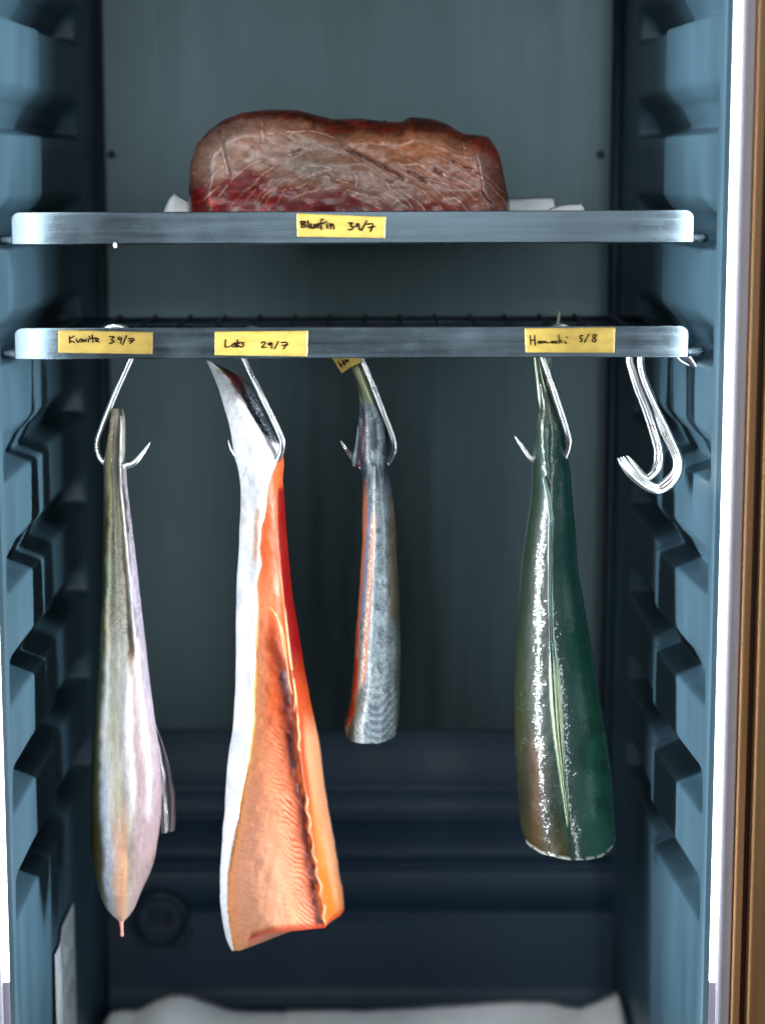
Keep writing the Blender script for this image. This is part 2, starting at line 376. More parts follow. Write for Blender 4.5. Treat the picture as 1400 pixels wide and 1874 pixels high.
# ------------------------------------------------------------------ tape labels with handwriting
def label_tape(quad, strokes, org, sc, label, wd=3.0):
    V = [P(u, v, -0.0012) for u, v in quad]
    c = np.mean(np.array(V), 0); t = thing('tape_label', label, 'label', (c[0], -0.0006, c[2]), 'yellow tape labels')
    # strip of tape: a fine grid, edges slightly uneven and lifted
    nu, nv = 40, 10; q = np.array(quad, float); VV = []
    for j in range(nv+1):
        for i in range(nu+1):
            a, b = i/nu, j/nv; p = (q[0]*(1-a)+q[1]*a)*(1-b)+(q[3]*(1-a)+q[2]*a)*b
            y = -0.0004-0.0002*max(0, abs(a-.5)-.46)/.04*noise(j*.7, 3.1+org[0]) - 0.0002*float(noise(i*.5, j*.6, 5))
            VV.append(P(p[0]+(float(noise(j*1.7, 1, 9))-.5)*1.2*(i in (0, nu)), p[1], y))
    n = len(VV)
    VV += [(x, -0.00001, z) for x, y, z in VV]
    Fc = []
    for j in range(nv):
        for i in range(nu):
            k = j*(nu+1)+i; Fc.append((k, k+1, k+nu+2, k+nu+1))
    rim = list(range(nu+1))+[(j*(nu+1)+nu) for j in range(1, nv+1)]+[nv*(nu+1)+i for i in range(nu-1, -1, -1)]+[j*(nu+1) for j in range(nv-1, 0, -1)]
    Fc += [(rim[i], rim[(i+1) % len(rim)], rim[(i+1) % len(rim)]+n, rim[i]+n) for i in range(len(rim))]
    link('tape', mesh(VV, Fc), M_tape, t)
    m = MB()
    for s in strokes:
        pts = [(org[0]+a/sc, org[1]+b/sc) for a, b in s]
        if len(pts) == 1: pts = [pts[0], (pts[0][0]+1.2, pts[0][1]+1.2)]
        pts = spline(pts, 4) if len(pts) > 2 else pts
        px = [P(u, v, -0.0013) for u, v in pts]
        r = wd/2/2330
        m.tube(px, [r*(0.85+0.3*random.random()) for _ in px], 6, True)
    m.v = [(x, -0.00075+(y+0.0013)*0.12, z) for x, y, z in m.v]           # ink lies flat on the tape
    o = m.build('handwriting', M_ink, t)
    return t
L_BLUE = [[(922,184),(872,277)],[(275,188),(283,247)],[(273,195),(300,188),(315,200),(288,217),(316,226),(322,240),(300,249),(281,247)],[(343,186),(352,256)],[(374,214),(372,248),(388,258),(402,240),(408,214),(411,252)],
 [(426,238),(452,226),(445,212),(428,222),(431,250),(457,250)],[(497,172),(480,168),(471,190),(476,266)],[(463,211),(506,205)],[(525,215),(532,256)],[(520,190)],[(560,214),(566,262)],[(565,238),(580,216),(592,226),(598,264)],
 [(748,205),(780,205),(760,228),(784,246),(775,268),(743,271)],[(812,242),(838,208),(851,272)],[(934,218),(981,215),(960,286)],[(938,249),(1001,240)]]
label_tape([(543, 390.5), (706, 397), (705, 435.5), (544.5, 433)], L_BLUE, (500, 370), 5.385, 'yellow tape label reading Bluefin 31/7 on the upper shelf strip', 3.2)
L_KUM = [[(398,672),(401,711)],[(426,672),(397,692),(428,709)],[(437,690),(447,708),(462,688)],[(465,708),(472,688),(479,706),(489,690),(495,706)],[(505,688),(508,706)],[(510,673)],[(528,667),(533,707)],[(514,687),(549,682)],
 [(548,700),(565,692),(556,684),(547,698),(567,706)],[(628,675),(653,676),(638,692),(655,703),(629,715)],[(693,690),(678,690),(680,678),(694,681),(690,713)],[(724,670),(702,722)],[(738,687),(766,688),(746,715)],[(741,700),(769,696)]]
label_tape([(107.5, 604), (280, 608), (280, 648), (107.5, 645.5)], L_KUM, (0, 400), 3.123, 'yellow tape label reading Kvmite 39/7 at the left end of the lower shelf strip', 2.8)
L_LAX = [[(826,524),(824,549),(843,548)],[(861,535),(848,544),(856,550),(862,536),(865,551)],[(869,525),(869,551)],[(881,533),(869,542),(883,551)],[(894,533),(886,538),(893,545),(884,551)],[(957,536),(966,530),(970,538),(958,551),(975,551)],
 [(993,535),(983,538),(986,544),(994,535),(993,554)],[(1019,529),(1004,557)],[(1030,534),(1051,534),(1038,557)],[(1032,545),(1053,542)]]
label_tape([(393.5, 607), (564, 605.5), (563, 652), (393.5, 650)], L_LAX, (0, 360), 2.0, 'yellow tape label reading Laks 29/7 on the lower shelf strip above the orange fish', 2.8)
L_HAM = [[(388,298),(393,386)],[(432,298),(437,392)],[(392,347),(435,342)],[(486,356),(468,362),(470,376),(485,372),(489,356),(495,376)],[(500,376),(506,358),(520,358),(524,374),(532,360),(545,359),(551,373),(582,370)],
 [(605,354),(598,370),(614,373),(621,352),(626,373)],[(656,352),(641,360),(642,375),(662,372)],[(674,290),(680,374)],[(680,354),(695,345),(703,372)],[(735,355),(740,376),(752,374)],[(752,312)],
 [(911,299),(892,301),(890,325),(906,331),(906,352),(888,361)],[(977,284),(935,367)],[(1052,292),(1030,288),(1016,306),(1035,325),(1051,346),(1030,363),(1010,348),(1030,325),(1053,300)]]
label_tape([(959.5, 601), (1125, 599), (1124.5, 645.5), (961.5, 645)], L_HAM, (900, 560), 5.5125, 'yellow tape label reading Hamachi 5/8 near the right end of the lower shelf strip', 2.6)

# ------------------------------------------------------------------ bodies lofted from their outlines
def outline(pts):
    a = np.array(sorted(pts), float); return a[:, 0], a[:, 1]
def loft(L, R, Yc, Tf, Tb, colf, vbot=None, ns=56, nb=18, step=2.2, shape=None, power=0.75, wob=0.6, seed=0, bstart=0.78):
    """rows of pixels between a left and a right outline; Tf, Tb are depths of the front and back bulge"""
    lv, lu = outline(L); rv, ru = outline(R)
    v0 = max(lv[0], rv[0]); v1 = min(lv[-1], rv[-1]); n = int((v1-v0)/step)
    vv = np.linspace(v0, v1, n)
    sg = 5; ker = np.exp(-0.5*(np.arange(-12, 13)/sg)**2); ker /= ker.sum()
    def smo(x): return np.convolve(np.pad(x, 12, mode='reflect', reflect_type='odd'), ker, mode='valid')
    uL = smo(np.interp(vv, lv, lu))+(fbm(vv*.06, vv*0+.3, seed, 2)-.5)*wob*2; uR = smo(np.interp(vv, rv, ru))+(fbm(vv*.05, vv*0+7.3, seed+3, 2)-.5)*wob*2
    th = np.linspace(0, math.pi, ns); s = (1-np.cos(th))/2
    s = 0.55*s+0.45*np.linspace(0, 1, ns)
    thb = np.linspace(math.pi, 0, nb+2)[1:-1]; sb = (1-np.cos(thb))/2
    rings_u = []; rings_y = []; rings_v = []; rings_s = []
    t = (vv-v0)/(v1-v0)
    half = (uR-uL)/2/2200.0
    for side, ss in ((0, s), (1, sb)):
        U = uL[:, None]+(uR-uL)[:, None]*ss[None, :]
        Vv = np.repeat(vv[:, None], len(ss), 1)
        if vbot is not None:
            bv, bu = np.array(vbot, float)[:, 1], np.array(vbot, float)[:, 0]
            target = np.interp(U[-1], bu, bv)
            Vv = Vv+(target[None, :]-v1)*sm(bstart, 1.0, t)[:, None]
        d = (4*ss*(1-ss))**power
        T = (np.interp(vv, *Tf) if side == 0 else np.interp(vv, *Tb))[:, None]*d[None, :]
        if side == 0:
            Y = Yc-T
            if shape is not None: Y = Y-shape(U, Vv, np.repeat(ss[None, :], n, 0))
        else: Y = Yc+T
        rings_u.append(U); rings_v.append(Vv); rings_y.append(Y); rings_s.append(np.repeat(ss[None, :], n, 0)+(0 if side == 0 else 2))
    U = np.concatenate(rings_u, 1); Vv = np.concatenate(rings_v, 1); Y = np.concatenate(rings_y, 1); SS = np.concatenate(rings_s, 1)
    k = U.shape[1]
    pts = Pn(U.ravel(), Vv.ravel(), Y.ravel())
    cols = colf(U.ravel(), Vv.ravel(), SS.ravel())
    idx = np.arange(n*k).reshape(n, k); nx = np.roll(idx, -1, 1)
    q = np.stack([idx[:-1], idx[1:], nx[1:], nx[:-1]], -1).reshape(-1, 4)
    faces = [tuple(f) for f in q]+[tuple(idx[0]), tuple(idx[-1][::-1])]
    return mesh(pts, faces, cols)
def bands(rows):
    """rows: (v, [(u, rgb), ...]) all with the same number of stops; stops slide between rows"""
    vs = np.array([r[0] for r in rows], float)
    us = np.array([[q[0] for q in r[1]] for r in rows], float); cs = np.array([[lin(q[1]) for q in r[1]] for r in rows])
    def f(u, v, jit=0.0):
        k = us.shape[1]
        U = np.stack([np.interp(v, vs, us[:, j]) for j in range(k)], -1)
        C = np.stack([np.stack([np.interp(v, vs, cs[:, j, c]) for c in range(3)], -1) for j in range(k)], 1)
        uu = np.clip(u+jit, U[:, 0], U[:, -1]); out = C[:, 0].copy()
        for j in range(k-1):
            t = np.clip((uu-U[:, j])/np.maximum(U[:, j+1]-U[:, j], 1e-3), 0, 1)[:, None]
            sel = (uu >= U[:, j])[:, None]
            out = np.where(sel, C[:, j]*(1-t)+C[:, j+1]*t, out)
        return out
    return f
def mixc(c, rgb, w): return c*(1-w[:, None])+lin(rgb)[None, :]*w[:, None]

# --- block of bluefin on the upper shelf
TUNA = [(345,432),(344,405),(345,383),(346,345),(349,298),(360,265),(384,237),(408,220),(441,206),(470,202),(498,200),(545,201.5),(583,211),(611,218),(658,216.5),(701,221.5),(704,219),(709,222),(734,223),(750,214),(772,215),(795,218.5),(819,227),(847,244),(885,248),(896,252),(913,279),(922,321),(932,369),(934,400),(936,432)]
TL = lambda pts: [(300+a/2.1212, 180+b/2.1212) for a, b in pts]
T_LIGHT = [TL(x) for x in [[(475,130),(560,127),(620,138),(665,160)],[(700,190),(800,240),(870,280),(930,315),(1000,360),(1060,405),(1080,435)],[(790,290),(870,330),(930,365),(985,400),(1010,435)],[(900,250),(960,290),(1030,325),(1090,360),(1140,395),(1175,435)],
 [(1040,270),(1100,300),(1170,330),(1220,365),(1280,430)],[(1110,250),(1190,280),(1260,330),(1330,400)],[(740,290),(760,330),(830,360),(900,390),(950,430)],[(560,265),(620,262),(680,290)],[(520,350),(560,320),(620,305),(690,320),(720,330)],[(450,360),(500,350),(530,345),(560,330)],
 [(380,305),(430,260),(490,220),(540,210)],[(325,355),(390,290),(430,265)],[(215,380),(270,310),(330,260),(380,240)],[(160,340),(200,290),(235,260)],[(370,75),(380,110),(388,165)],[(735,285),(750,310),(745,345)],[(600,355),(680,345),(760,370),(840,390),(900,430)],
 [(360,420),(400,370),(450,330),(500,290)],[(720,375),(790,400),(840,430)],[(1000,310),(1080,330),(1150,350),(1240,410)],[(860,330),(920,380),(970,430)],[(600,180),(690,215),(760,245)],[(480,400),(540,370),(600,355)],[(150,400),(180,370),(215,340)],[(1160,165),(1165,200),(1175,240)]]]
for k in range(9):                                     # the parallel muscle seams sweeping down to the right
    x0, y0 = 720+56*k, 205+(k*53 % 60); T_LIGHT_X = [(x0+q, y0+q*.42+(q/170)**2*44) for q in (0, 45, 95, 150, 205)]
    T_LIGHT.append(TL(T_LIGHT_X))
for k in range(7):
    x0 = 260+46*k; T_LIGHT.append(TL([(x0, 425-k*6), (x0+22, 392-k*8), (x0+60, 352-k*9), (x0+120, 322-k*8)]))
T_DARK = [TL(x) for x in [[(710,195),(770,225),(850,265)],[(860,268),(900,290),(935,312)],[(950,280),(1020,325)],[(1120,245),(1195,280)],[(1235,370),(1285,430)],[(215,95),(225,150),(240,230),(258,300)],[(1050,280),(1080,293)],[(500,215),(530,205)]]]
def tuna_col(u, v):
    n1 = fbm(u*.02, v*.03, 1); n2 = fbm(u*.1+v*.05, v*.12, 4); n3 = noise(u*.7, v*.7, 8)
    c = np.repeat(lin((128, 92, 78))[None, :], len(u), 0)
    c = mixc(c, (150, 116, 92), sm(0.3, 0.8, n2)*0.6)
    c = mixc(c, (144, 122, 108), sm(150, 20, np.hypot((u-430)*0.9, (v-275)*1.4))*0.75)          # grey dried side
    c = mixc(c, (120, 108, 96), sm(110, 20, np.hypot((u-575)*0.9, (v-298)*1.7))*0.8)
    c = mixc(c, (152, 106, 74), sm(150, 20, np.hypot((u-735)*0.8, (v-268)*1.9))*0.85)            # tan shoulder
    c = mixc(c, (122, 78, 64), sm(780, 900, u)*sm(260, 330, v)*0.8)
    redl = np.interp(u, [345, 400, 455, 500, 560, 620, 680, 760, 860, 940], [342, 330, 312, 328, 348, 352, 362, 372, 382, 392])
    c = mixc(c, (104, 10, 14), sm(-14, 16, v-redl+(n1-.5)*34+(n2-.5)*16)*0.92)
    c = mixc(c, (150, 34, 30), sm(0.55, 0.75, n2)*sm(-5, 20, v-redl)*0.6)
    c = mixc(c, (186, 60, 38), sm(34, 8, np.hypot(u-378, (v-368)*1.3))*sm(.4, .7, n2))
    # dried crust along the top
    tp = np.interp(u, [q[0] for q in TUNA[3:29]], [q[1] for q in TUNA[3:29]])
    crust = np.interp(u, [340, 410, 480, 560, 620, 700, 780, 850, 900, 940], [2, 8, 18, 24, 30, 30, 34, 16, 34, 6])
    k = 1-sm(0.45, 1.15, (v-tp+(n2-.5)*14)/crust)
    c = mixc(c, (92, 44, 26), k*0.95); c = mixc(c, (150, 62, 30), k*sm(.45, .7, fbm(u*.05, v*.25, 21))*0.8)
    c = mixc(c, (70, 46, 28), sm(40, 5, np.hypot((u-770)*.6, (v-228)*2))*0.7)
    c = mixc(c, (128, 60, 40), sm(40, 8, np.hypot((u-888)*1.1, (v-268)*1.1))*0.7)
    for i, l in enumerate(T_LIGHT):
        jit = (fbm(u*.09, v*.09, 30+i % 5)-.5)*7; d = pdist(u+jit, v-jit*0.6, l)
        br = sm(.14, .55, noise(u*.08+i*3.3, v*.12, 40))
        c = mixc(c, (206, 168, 142), np.exp(-(d/0.85)**2)*(0.08+0.78*br)*(.9 if i < 25 else .45)); c = mixc(c, (70, 34, 28), np.exp(-((d-3.2)/1.8)**2)*0.28)
    for i, l in enumerate(T_DARK):
        jit = (fbm(u*.12, v*.12, 50+i)-.5)*6; d = pdist(u+jit, v-jit, l); br = sm(.35, .55, noise(u*.14, v*.14, 60+i))
        c = mixc(c, (38, 18, 14), np.exp(-(d/1.7)**2)*(0.2+0.75*br)*(0.5 if i == 5 else 1))
    c = mixc(c, (224, 196, 176), sm(.90, .97, n3)*sm(.5, .7, n1)*0.45)
    c = mixc(c, (30, 22, 22), sm(8, 0, np.abs(u-346))*sm(335, 360, v)*.8)
    gr = (0.80+0.40*noise(u*.45, v*.45, 12))*(0.74+.52*fbm(u*.05+v*.03, v*.11, 14))*(0.8+.4*noise(u*.12-v*.08, v*.2+u*.03, 17))
    return np.clip(np.array([.92, .80, .78])*(c*gr[:, None])**1.2, 0, 1)
tuna = thing('tuna_block', 'large brown and dark red block of bluefin meat lying on the upper shelf', 'fish block', P(640, 434, 0.2))
o_pts = np.array(TUNA, float)
seg = np.concatenate([[0], np.cumsum(np.hypot(*np.diff(o_pts, axis=0).T))]); nS = 420
ss = np.linspace(0, seg[-1], nS); ou = np.interp(ss, seg, o_pts[:, 0]); ov = np.interp(ss, seg, o_pts[:, 1])
cen = np.stack([np.interp(ou, [345, 936], [392, 892]), np.full(nS, 434.0)], -1)
tt = np.linspace(0, 1, 120)**1.25
U = ou[:, None]*(1-tt)+cen[:, 0][:, None]*tt; Vv = ov[:, None]*(1-tt)+cen[:, 1][:, None]*tt
# gather the fan so that the front stays an even sheet down to its base
edge = np.sqrt(np.maximum(0, 1-(1-np.clip(tt/0.33, 0, 1))**2))
dd = pdist(U.ravel(), Vv.ravel(), TUNA).reshape(U.shape)
Yfr = 0.155-0.056*np.sqrt(np.maximum(0, 1-(1-np.clip(dd/46, 0, 1))**2))-0.006*(fbm(U*.015, Vv*.02, 3)-.5)
for l in []: Yfr = Yfr-0.0002*np.exp(-(pdist(U.ravel(), Vv.ravel(), l).reshape(U.shape)/2.4)**2)
for l in T_DARK: Yfr = Yfr+0.0016*np.exp(-(pdist(U.ravel(), Vv.ravel(), l).reshape(U.shape)/2.2)**2)
front = Pn(U.ravel(), Vv.ravel(), Yfr.ravel()); fc = tuna_col(U.ravel(), Vv.ravel())
VB = []; CB = []
ring0 = Pn(ou, ov, np.full(nS, 0.155)); cB = ring0.mean(0); cB[2] = ring0[:, 2].min()
c0 = fc.reshape(nS, 120, 3)[:, 0]
for k, (yy, sc_) in enumerate(((0.19, 0.995), (0.24, 0.985), (0.29, 0.96), (0.315, 0.90), (0.325, 0.78))):
    r_ = cB+(ring0-cB)*sc_; r_[:, 1] = yy; VB.append(r_); CB.append(c0*0.85)
allv = np.concatenate([front]+VB); allc = np.concatenate([fc]+CB)
idx = np.arange(nS*120).reshape(nS, 120)
faces = [tuple(f) for f in np.stack([idx[:-1, :-1], idx[:-1, 1:], idx[1:, 1:], idx[1:, :-1]], -1).reshape(-1, 4)]
prev = idx[:, 0]; base = nS*120
for k in range(5):
    cur = np.arange(nS)+base+k*nS
    faces += [(prev[i], prev[i+1], cur[i+1], cur[i]) for i in range(nS-1)]; prev = cur
faces.append(tuple(prev))
M_tuna = flesh('tuna_meat', 0.36, 0.30, 420, 0.20, 0.12, stretch=(1, 1, 1.5))
o = link('meat', mesh(allv, faces, allc), M_tuna, tuna)
bm = bmesh.new(); bm.from_mesh(o.data); bmesh.ops.recalc_face_normals(bm, faces=bm.faces); bm.to_mesh(o.data); bm.free()

# --- paper under the block and on the cabinet floor
def sheet(name, label, edge, Y0, Y1, z0, mt, cat='paper', lift=0.0, seed=0, front_rows=14, thick=0.0005):
    """sheet lying at height z0 from Y0 to Y1 whose far edge stands up to the given outline (u, v at depth Y1)"""
    e = np.array(edge, float); nu = 90
    L_ = np.concatenate([[0], np.cumsum(np.hypot(*np.diff(e, axis=0).T))]); q = np.linspace(0, L_[-1], nu)
    eu = np.interp(q, L_, e[:, 0]); ev = np.interp(q, L_, e[:, 1]); far = Pn(eu, ev, np.full(nu, Y1))
    V = []
    for j in range(front_rows+1):
        t = j/front_rows; y = Y0+(Y1-Y0)*t
        up = sm(0.55, 1.0, np.full(nu, t))**1.3
        z = z0+0.0015+(far[:, 2]-z0-0.0015)*up+0.004*(fbm(q*.02, np.full(nu, t*5.0), seed)-.5)*(1-t*.6)*1.6*t
        V.append(np.stack([far[:, 0], np.full(nu, y), np.maximum(z, z0+0.0012)], -1))
    V = np.array(V).reshape(-1, 3); idx = np.arange((front_rows+1)*nu).reshape(front_rows+1, nu)
    n = len(V); f = [tuple(g) for g in np.stack([idx[:-1, :-1], idx[:-1, 1:], idx[1:, 1:], idx[1:, :-1]], -1).reshape(-1, 4)]
    o = link(name, mesh(V, f), mt)
    md = o.modifiers.new('thickness', 'SOLIDIFY'); md.thickness = thick; md.offset = 0
    if label: tag(o, label, cat)
    return o
zs1 = Z1+0.0045
M_paper2 = simple('bright_paper', (222, 222, 224), 0.8, 0, 0.03, 60, bmp=0.2)
sheet('paper_sheet', 'white paper corner standing up left of the brown block on the upper shelf', [(300,400),(304,379),(312,362),(321,353.5),(333,361),(343,366),(350,372),(372,380)], 0.10, 0.19, zs1, M_paper2, seed=2)
sheet('paper_sheet', 'greyish paper flap behind the right end of the brown block on the upper shelf', [(880,372),(920,364),(950,363.5),(980,363),(1011,361),(1013,372),(1015,388)], 0.13, 0.24, zs1, M_paper, seed=5)
sheet('paper_sheet', 'small bright white crumpled paper at the right end of the upper shelf', [(1003,390),(1006,381),(1025,376),(1045,373.5),(1056,374),(1061,371),(1066,377),(1069,390)], 0.09, 0.17, zs1, M_paper2, seed=8)
sheet('floor_paper', 'pale paper sheet with a raised hump on the left of the fridge floor', [(180,1890),(192,1868),(205,1850),(225,1846),(250,1845),(270,1836),(290,1825),(310,1818),(330,1816.5),(350,1819),(372,1828),(400,1839),(430,1846),(470,1847),(527,1848.5)], -0.06, 0.40, ZF, M_paper, seed=11, front_rows=30)
sheet('floor_paper', 'pale paper sheet with a folded pointed corner on the right of the fridge floor', [(523,1846),(560,1845.5),(700,1844),(830,1838),(900,1832),(960,1828.5),(985,1829),(1010,1832),(1035,1839),(1060,1842),(1090,1830),(1128,1811),(1134,1824),(1142,1846),(1150,1874)], -0.06, 0.40, ZF+0.002, M_paper, seed=14, front_rows=30)

# --- steel hooks
def hook(pts, Y, label, group=None, r=0.0026, yo=None, sharp=True):
    p = spline(pts, 8); n = len(p)
    yo = np.zeros(len(pts)) if yo is None else np.array(yo, float)
    yi = np.interp(np.linspace(0, len(pts)-1, n), np.arange(len(pts)), yo)
    w3 = [P(a[0], a[1], Y+float(y)) for a, y in zip(p, yi)]
    rr = np.full(n, r)
    k = min(14, n//4)
    for i in range(k): rr[i] = r*(0.08+0.92*(i/k)**0.7); rr[n-1-i] = r*(0.08+0.92*(i/k)**0.7)
    m = MB(); m.tube(w3, list(rr), 12)
    c = np.mean(np.array(w3), 0)
    o = link('meat_hook', mesh([tuple(np.array(q)-c) for q in m.v], m.f), M_hook); o.location = c
    return tag(o, label, 'hook', group or 'steel meat hooks')
YK, YL, YSM, YH = 0.075, 0.085, 0.11, 0.085
hook([(276,808),(262,829),(246,847),(228,853),(208,853),(190,845),(181,830),(179,808),(188,780),(214,715),(240,656),(246,636),(243,616),(229,601),(208,597.5),(190,603),(180,620)], YK, 'steel hook through the slim grey fish, its point out to the right',
     yo=[-.004,-.006,-.008,-.008,0,.004,.004,.002,0,0,0,0,0,0,0,0,0])
hook([(417,803),(426,826),(448,850),(484,857),(509,840),(517,815),(512,793),(480,726),(446,656),(438,632),(444,612),(462,601),(482,608),(490,626)], YL, 'steel hook through the tail of the orange fish',
     yo=[.012,.010,.006,0,-.014,-.020,-.020,-.018,-.008,0,0,0,0,0])
hook([(623,806),(634,822),(648,840),(668,858),(692,859),(710,846),(721,826),(720,804),(706,766),(682,703),(662,656),(656,634),(662,614),(680,602),(698,608),(706,626)], YSM, 'steel hook through the small speckled fish, its point out to the left',
     yo=[-.002,-.002,0,0,0,0,-.004,-.006,-.006,-.006,-.004,0,0,0,0,0])
hook([(941,797),(955,817),(974,840),(1000,858),(1021,851),(1036,832),(1042,808),(1037,785),(1016,720),(994,656),(989,632),(1000,608),(1025,597.5),(1046,605),(1055,626)], YH, 'steel hook through the dark green fish',
     yo=[.002,.002,0,0,0,-.004,-.008,-.010,-.010,-.008,-.006,0,0,0,0])
SPC = lambda pts: [(1080+a/3.122, 600+b/3.122) for a, b in pts]
outer = [(155,742),(190,800),(245,856),(312,908),(378,932),(432,918),(488,866),(514,792),(500,715),(432,570),(352,410),(296,270),(284,180),(300,90),(370,20),(450,30),(520,110),(575,175),(615,238)]
lab = ['spare steel hook on the right, outermost and lowest of the bunch', 'spare steel hook second from outside in the bunch on the right', 'spare steel hook third from outside in the bunch on the right', 'spare steel hook with a narrower loop in the bunch on the right', 'spare steel hook innermost and farthest left of the bunch on the right']
for k in range(5):
    if k < 3:
        d = k*15.0
        p = [(155+k*16,742-k*4),(190+k*14,800-k*7)]+[(a-d*0.85*(1 if a > 400 else -0.25), b-d*(0.85 if b > 800 else 0.0)) for a, b in outer[2:14]]+[(a-k*10, b-k*4) for a, b in outer[14:]]
    else:
        j = k-3
        p = [(206+j*8,728+j*4),(240+j*8,775),(280+j*10,830),(318,862-j*14),(352,848-j*20),(396-j*24,790-j*10),(400-j*22,700),(372-j*22,590),(330-j*18,470),(278-j*16,340),(244-j*12,240),(228-j*8,175),(240,90),(300,25),(390,20),(455,80),(500,170),(570,218)]
    hook(SPC(p), 0.0165+0.0058*k, lab[k], 'spare steel hooks hanging in a bunch', r=0.0025)

# --- slim grey fish on the left
OL=(92,92,70); DO=(64,64,48); SG=(150,148,140); WH=(214,212,212); LG=(170,168,172); DK=(58,50,44); LI=(176,170,178); PK=(184,172,172); OR=(202,174,158); BL=(168,176,188)
kb = bands([  # white streaks are silvery skin with some light-strip shine painted in
 (745,[(205,OL),(207,(140,130,115)),(211,(185,172,155)),(214,LG),(217,(150,148,138)),(220,(100,98,88)),(223,(92,92,84)),(226,SG),(229,SG)]),
 (800,[(197,(70,72,62)),(201,(180,168,150)),(205,(170,160,140)),(209,(105,103,90)),(213,(100,98,86)),(216,(80,77,68)),(220,(110,108,102)),(225,(165,165,160)),(230,SG)]),
 (850,[(190,(110,116,100)),(196,(150,150,128)),(203,(165,160,134)),(207,(108,106,92)),(212,(100,98,85)),(216,(84,80,70)),(222,(66,62,54)),(225,(158,152,150)),(231,LG)]),
 (950,[(191,(96,100,84)),(197,(108,110,84)),(204,(176,176,150)),(209,(134,132,116)),(221,(150,146,132)),(224,(118,110,98)),(233,(82,70,62)),(236,LI),(241,LI)]),
 (1000,[(187,DO),(194,(104,106,80)),(202,(188,188,168)),(207,(140,138,124)),(222,(160,156,146)),(226,(112,100,90)),(236,(92,70,70)),(239,LI),(247,LI)]),
 (1080,[(188,DO),(193,(100,102,80)),(199,(196,200,186)),(205,(150,150,134)),(228,(166,162,154)),(232,(106,98,86)),(241,(72,58,60)),(244,(180,172,184)),(256,LI)]),
 (1150,[(184,(110,116,104)),(190,(120,122,104)),(198,(214,206,186)),(205,(176,174,164)),(232,(176,174,168)),(237,(92,86,74)),(249,(60,50,46)),(254,(180,170,180)),(264,LI)]),
 (1190,[(184,(104,110,100)),(190,(120,126,112)),(199,(220,216,206)),(205,(182,180,172)),(233,(178,176,170)),(238,(110,100,84)),(247,(112,86,72)),(253,(182,170,174)),(268,LI)]),
 (1215,[(182,(92,100,90)),(188,(118,124,110)),(199,WH),(205,(184,182,172)),(231,(180,178,174)),(236,(196,194,188)),(240,(170,160,150)),(246,PK),(271,LI)]),
 (1260,[(178,(84,94,84)),(187,(116,124,112)),(198,WH),(206,(186,184,170)),(229,(178,176,178)),(236,WH),(240,WH),(246,PK),(276,LI)]),
 (1350,[(171,(76,80,62)),(180,(110,116,100)),(192,WH),(206,(196,194,176)),(222,(172,168,168)),(232,WH),(241,WH),(247,PK),(289,(184,174,178))]),
 (1450,[(166,(70,68,48)),(179,(110,112,86)),(186,BL),(200,WH),(214,(196,190,168)),(229,(168,164,162)),(245,WH),(253,(180,164,166)),(297,(172,158,164))]),
 (1550,[(165,(74,66,44)),(184,(106,100,70)),(192,BL),(205,(206,204,204)),(212,OR),(229,(206,176,152)),(240,(160,154,150)),(252,(178,162,162)),(290,(168,152,152))]),
 (1620,[(176,(80,76,52)),(188,(110,104,76)),(194,BL),(205,(190,186,186)),(212,(206,172,154)),(230,(208,178,152)),(238,(172,164,158)),(251,(172,156,154)),(266,(160,146,144))]),
 (1690,[(200,(150,150,150)),(207,(170,174,180)),(211,(180,184,188)),(214,(190,184,180)),(218,(208,190,180)),(226,(196,170,150)),(232,(184,170,164)),(236,(176,162,160)),(244,(170,156,156))])])
def kum_col(u, v, s):
    j = (fbm(u*.08, v*.05, 70)-.5)*7
    c = kb(u, v, j); sp = noise(u*.9, v*.9, 72); s2 = fbm(u*.25, v*.06, 74)
    c = c*(0.84+0.32*s2)[:, None]
    c = mixc(c, (46, 42, 36), sm(.62, .8, sp)*(1-sm(1130, 1200, v))*.45*sm(840, 900, v))
    c = mixc(c, (222, 218, 205), sm(.70, .85, sp)*np.exp(-((u-np.interp(v, [880, 1000, 1150, 1250], [205, 203, 198, 196]))/2.6)**2)*.7)
    c = mixc(c, (206, 160, 142), sm(.55, .8, noise(u*.5, v*.5, 77))*np.exp(-((u-np.interp(v, [1500, 1620], [213, 219]))/7)**2)*sm(1480, 1540, v)*.7)
    return np.clip(0.90*np.where((s >= 2)[:, None], c*0.8, c)**1.75, 0, 1)
KL = [(748,206),(752,203),(770,200),(800,197),(850,190),(900,190),(950,190),(1000,187.5),(1050,187),(1100,187),(1150,184.5),(1200,182.5),(1250,178),(1300,174),(1350,171),(1400,168),(1450,166.5),(1500,166),(1550,167),(1580,170),(1600,174),(1630,182),(1655,190),(1668,197),(1680,209),(1687,220)]
KR = [(748,225),(752,229),(770,230),(800,230),(850,231),(900,234.5),(950,241),(1000,247),(1050,253),(1100,258),(1150,264.5),(1200,270),(1250,275.5),(1300,282),(1340,287),(1400,294.5),(1447,297),(1490,296),(1511,293),(1540,289),(1567,285),(1593,278),(1618,265.5),(1644,254),(1665,246),(1678,238),(1687,226)]
kf = thing('hanging_fish', 'slim silver grey fish with pale pinkish belly hanging at the far left', 'fish', P(222, 748, YK), 'fish hanging from the lower shelf')
M_kum = flesh('silver_skin', 0.34, 0.10, 900, 0.22, 0.12, stretch=(1, 1, .6), spec=.28)
o = link('body', loft(KL, KR, YK, ([748, 760, 900, 1300, 1500, 1640, 1687], [.003, .008, .014, .024, .028, .020, .006]), ([748, 760, 900, 1300, 1500, 1640, 1687], [.003, .008, .014, .026, .03, .02, .004]), kum_col, power=.5, seed=5), M_kum, kf)
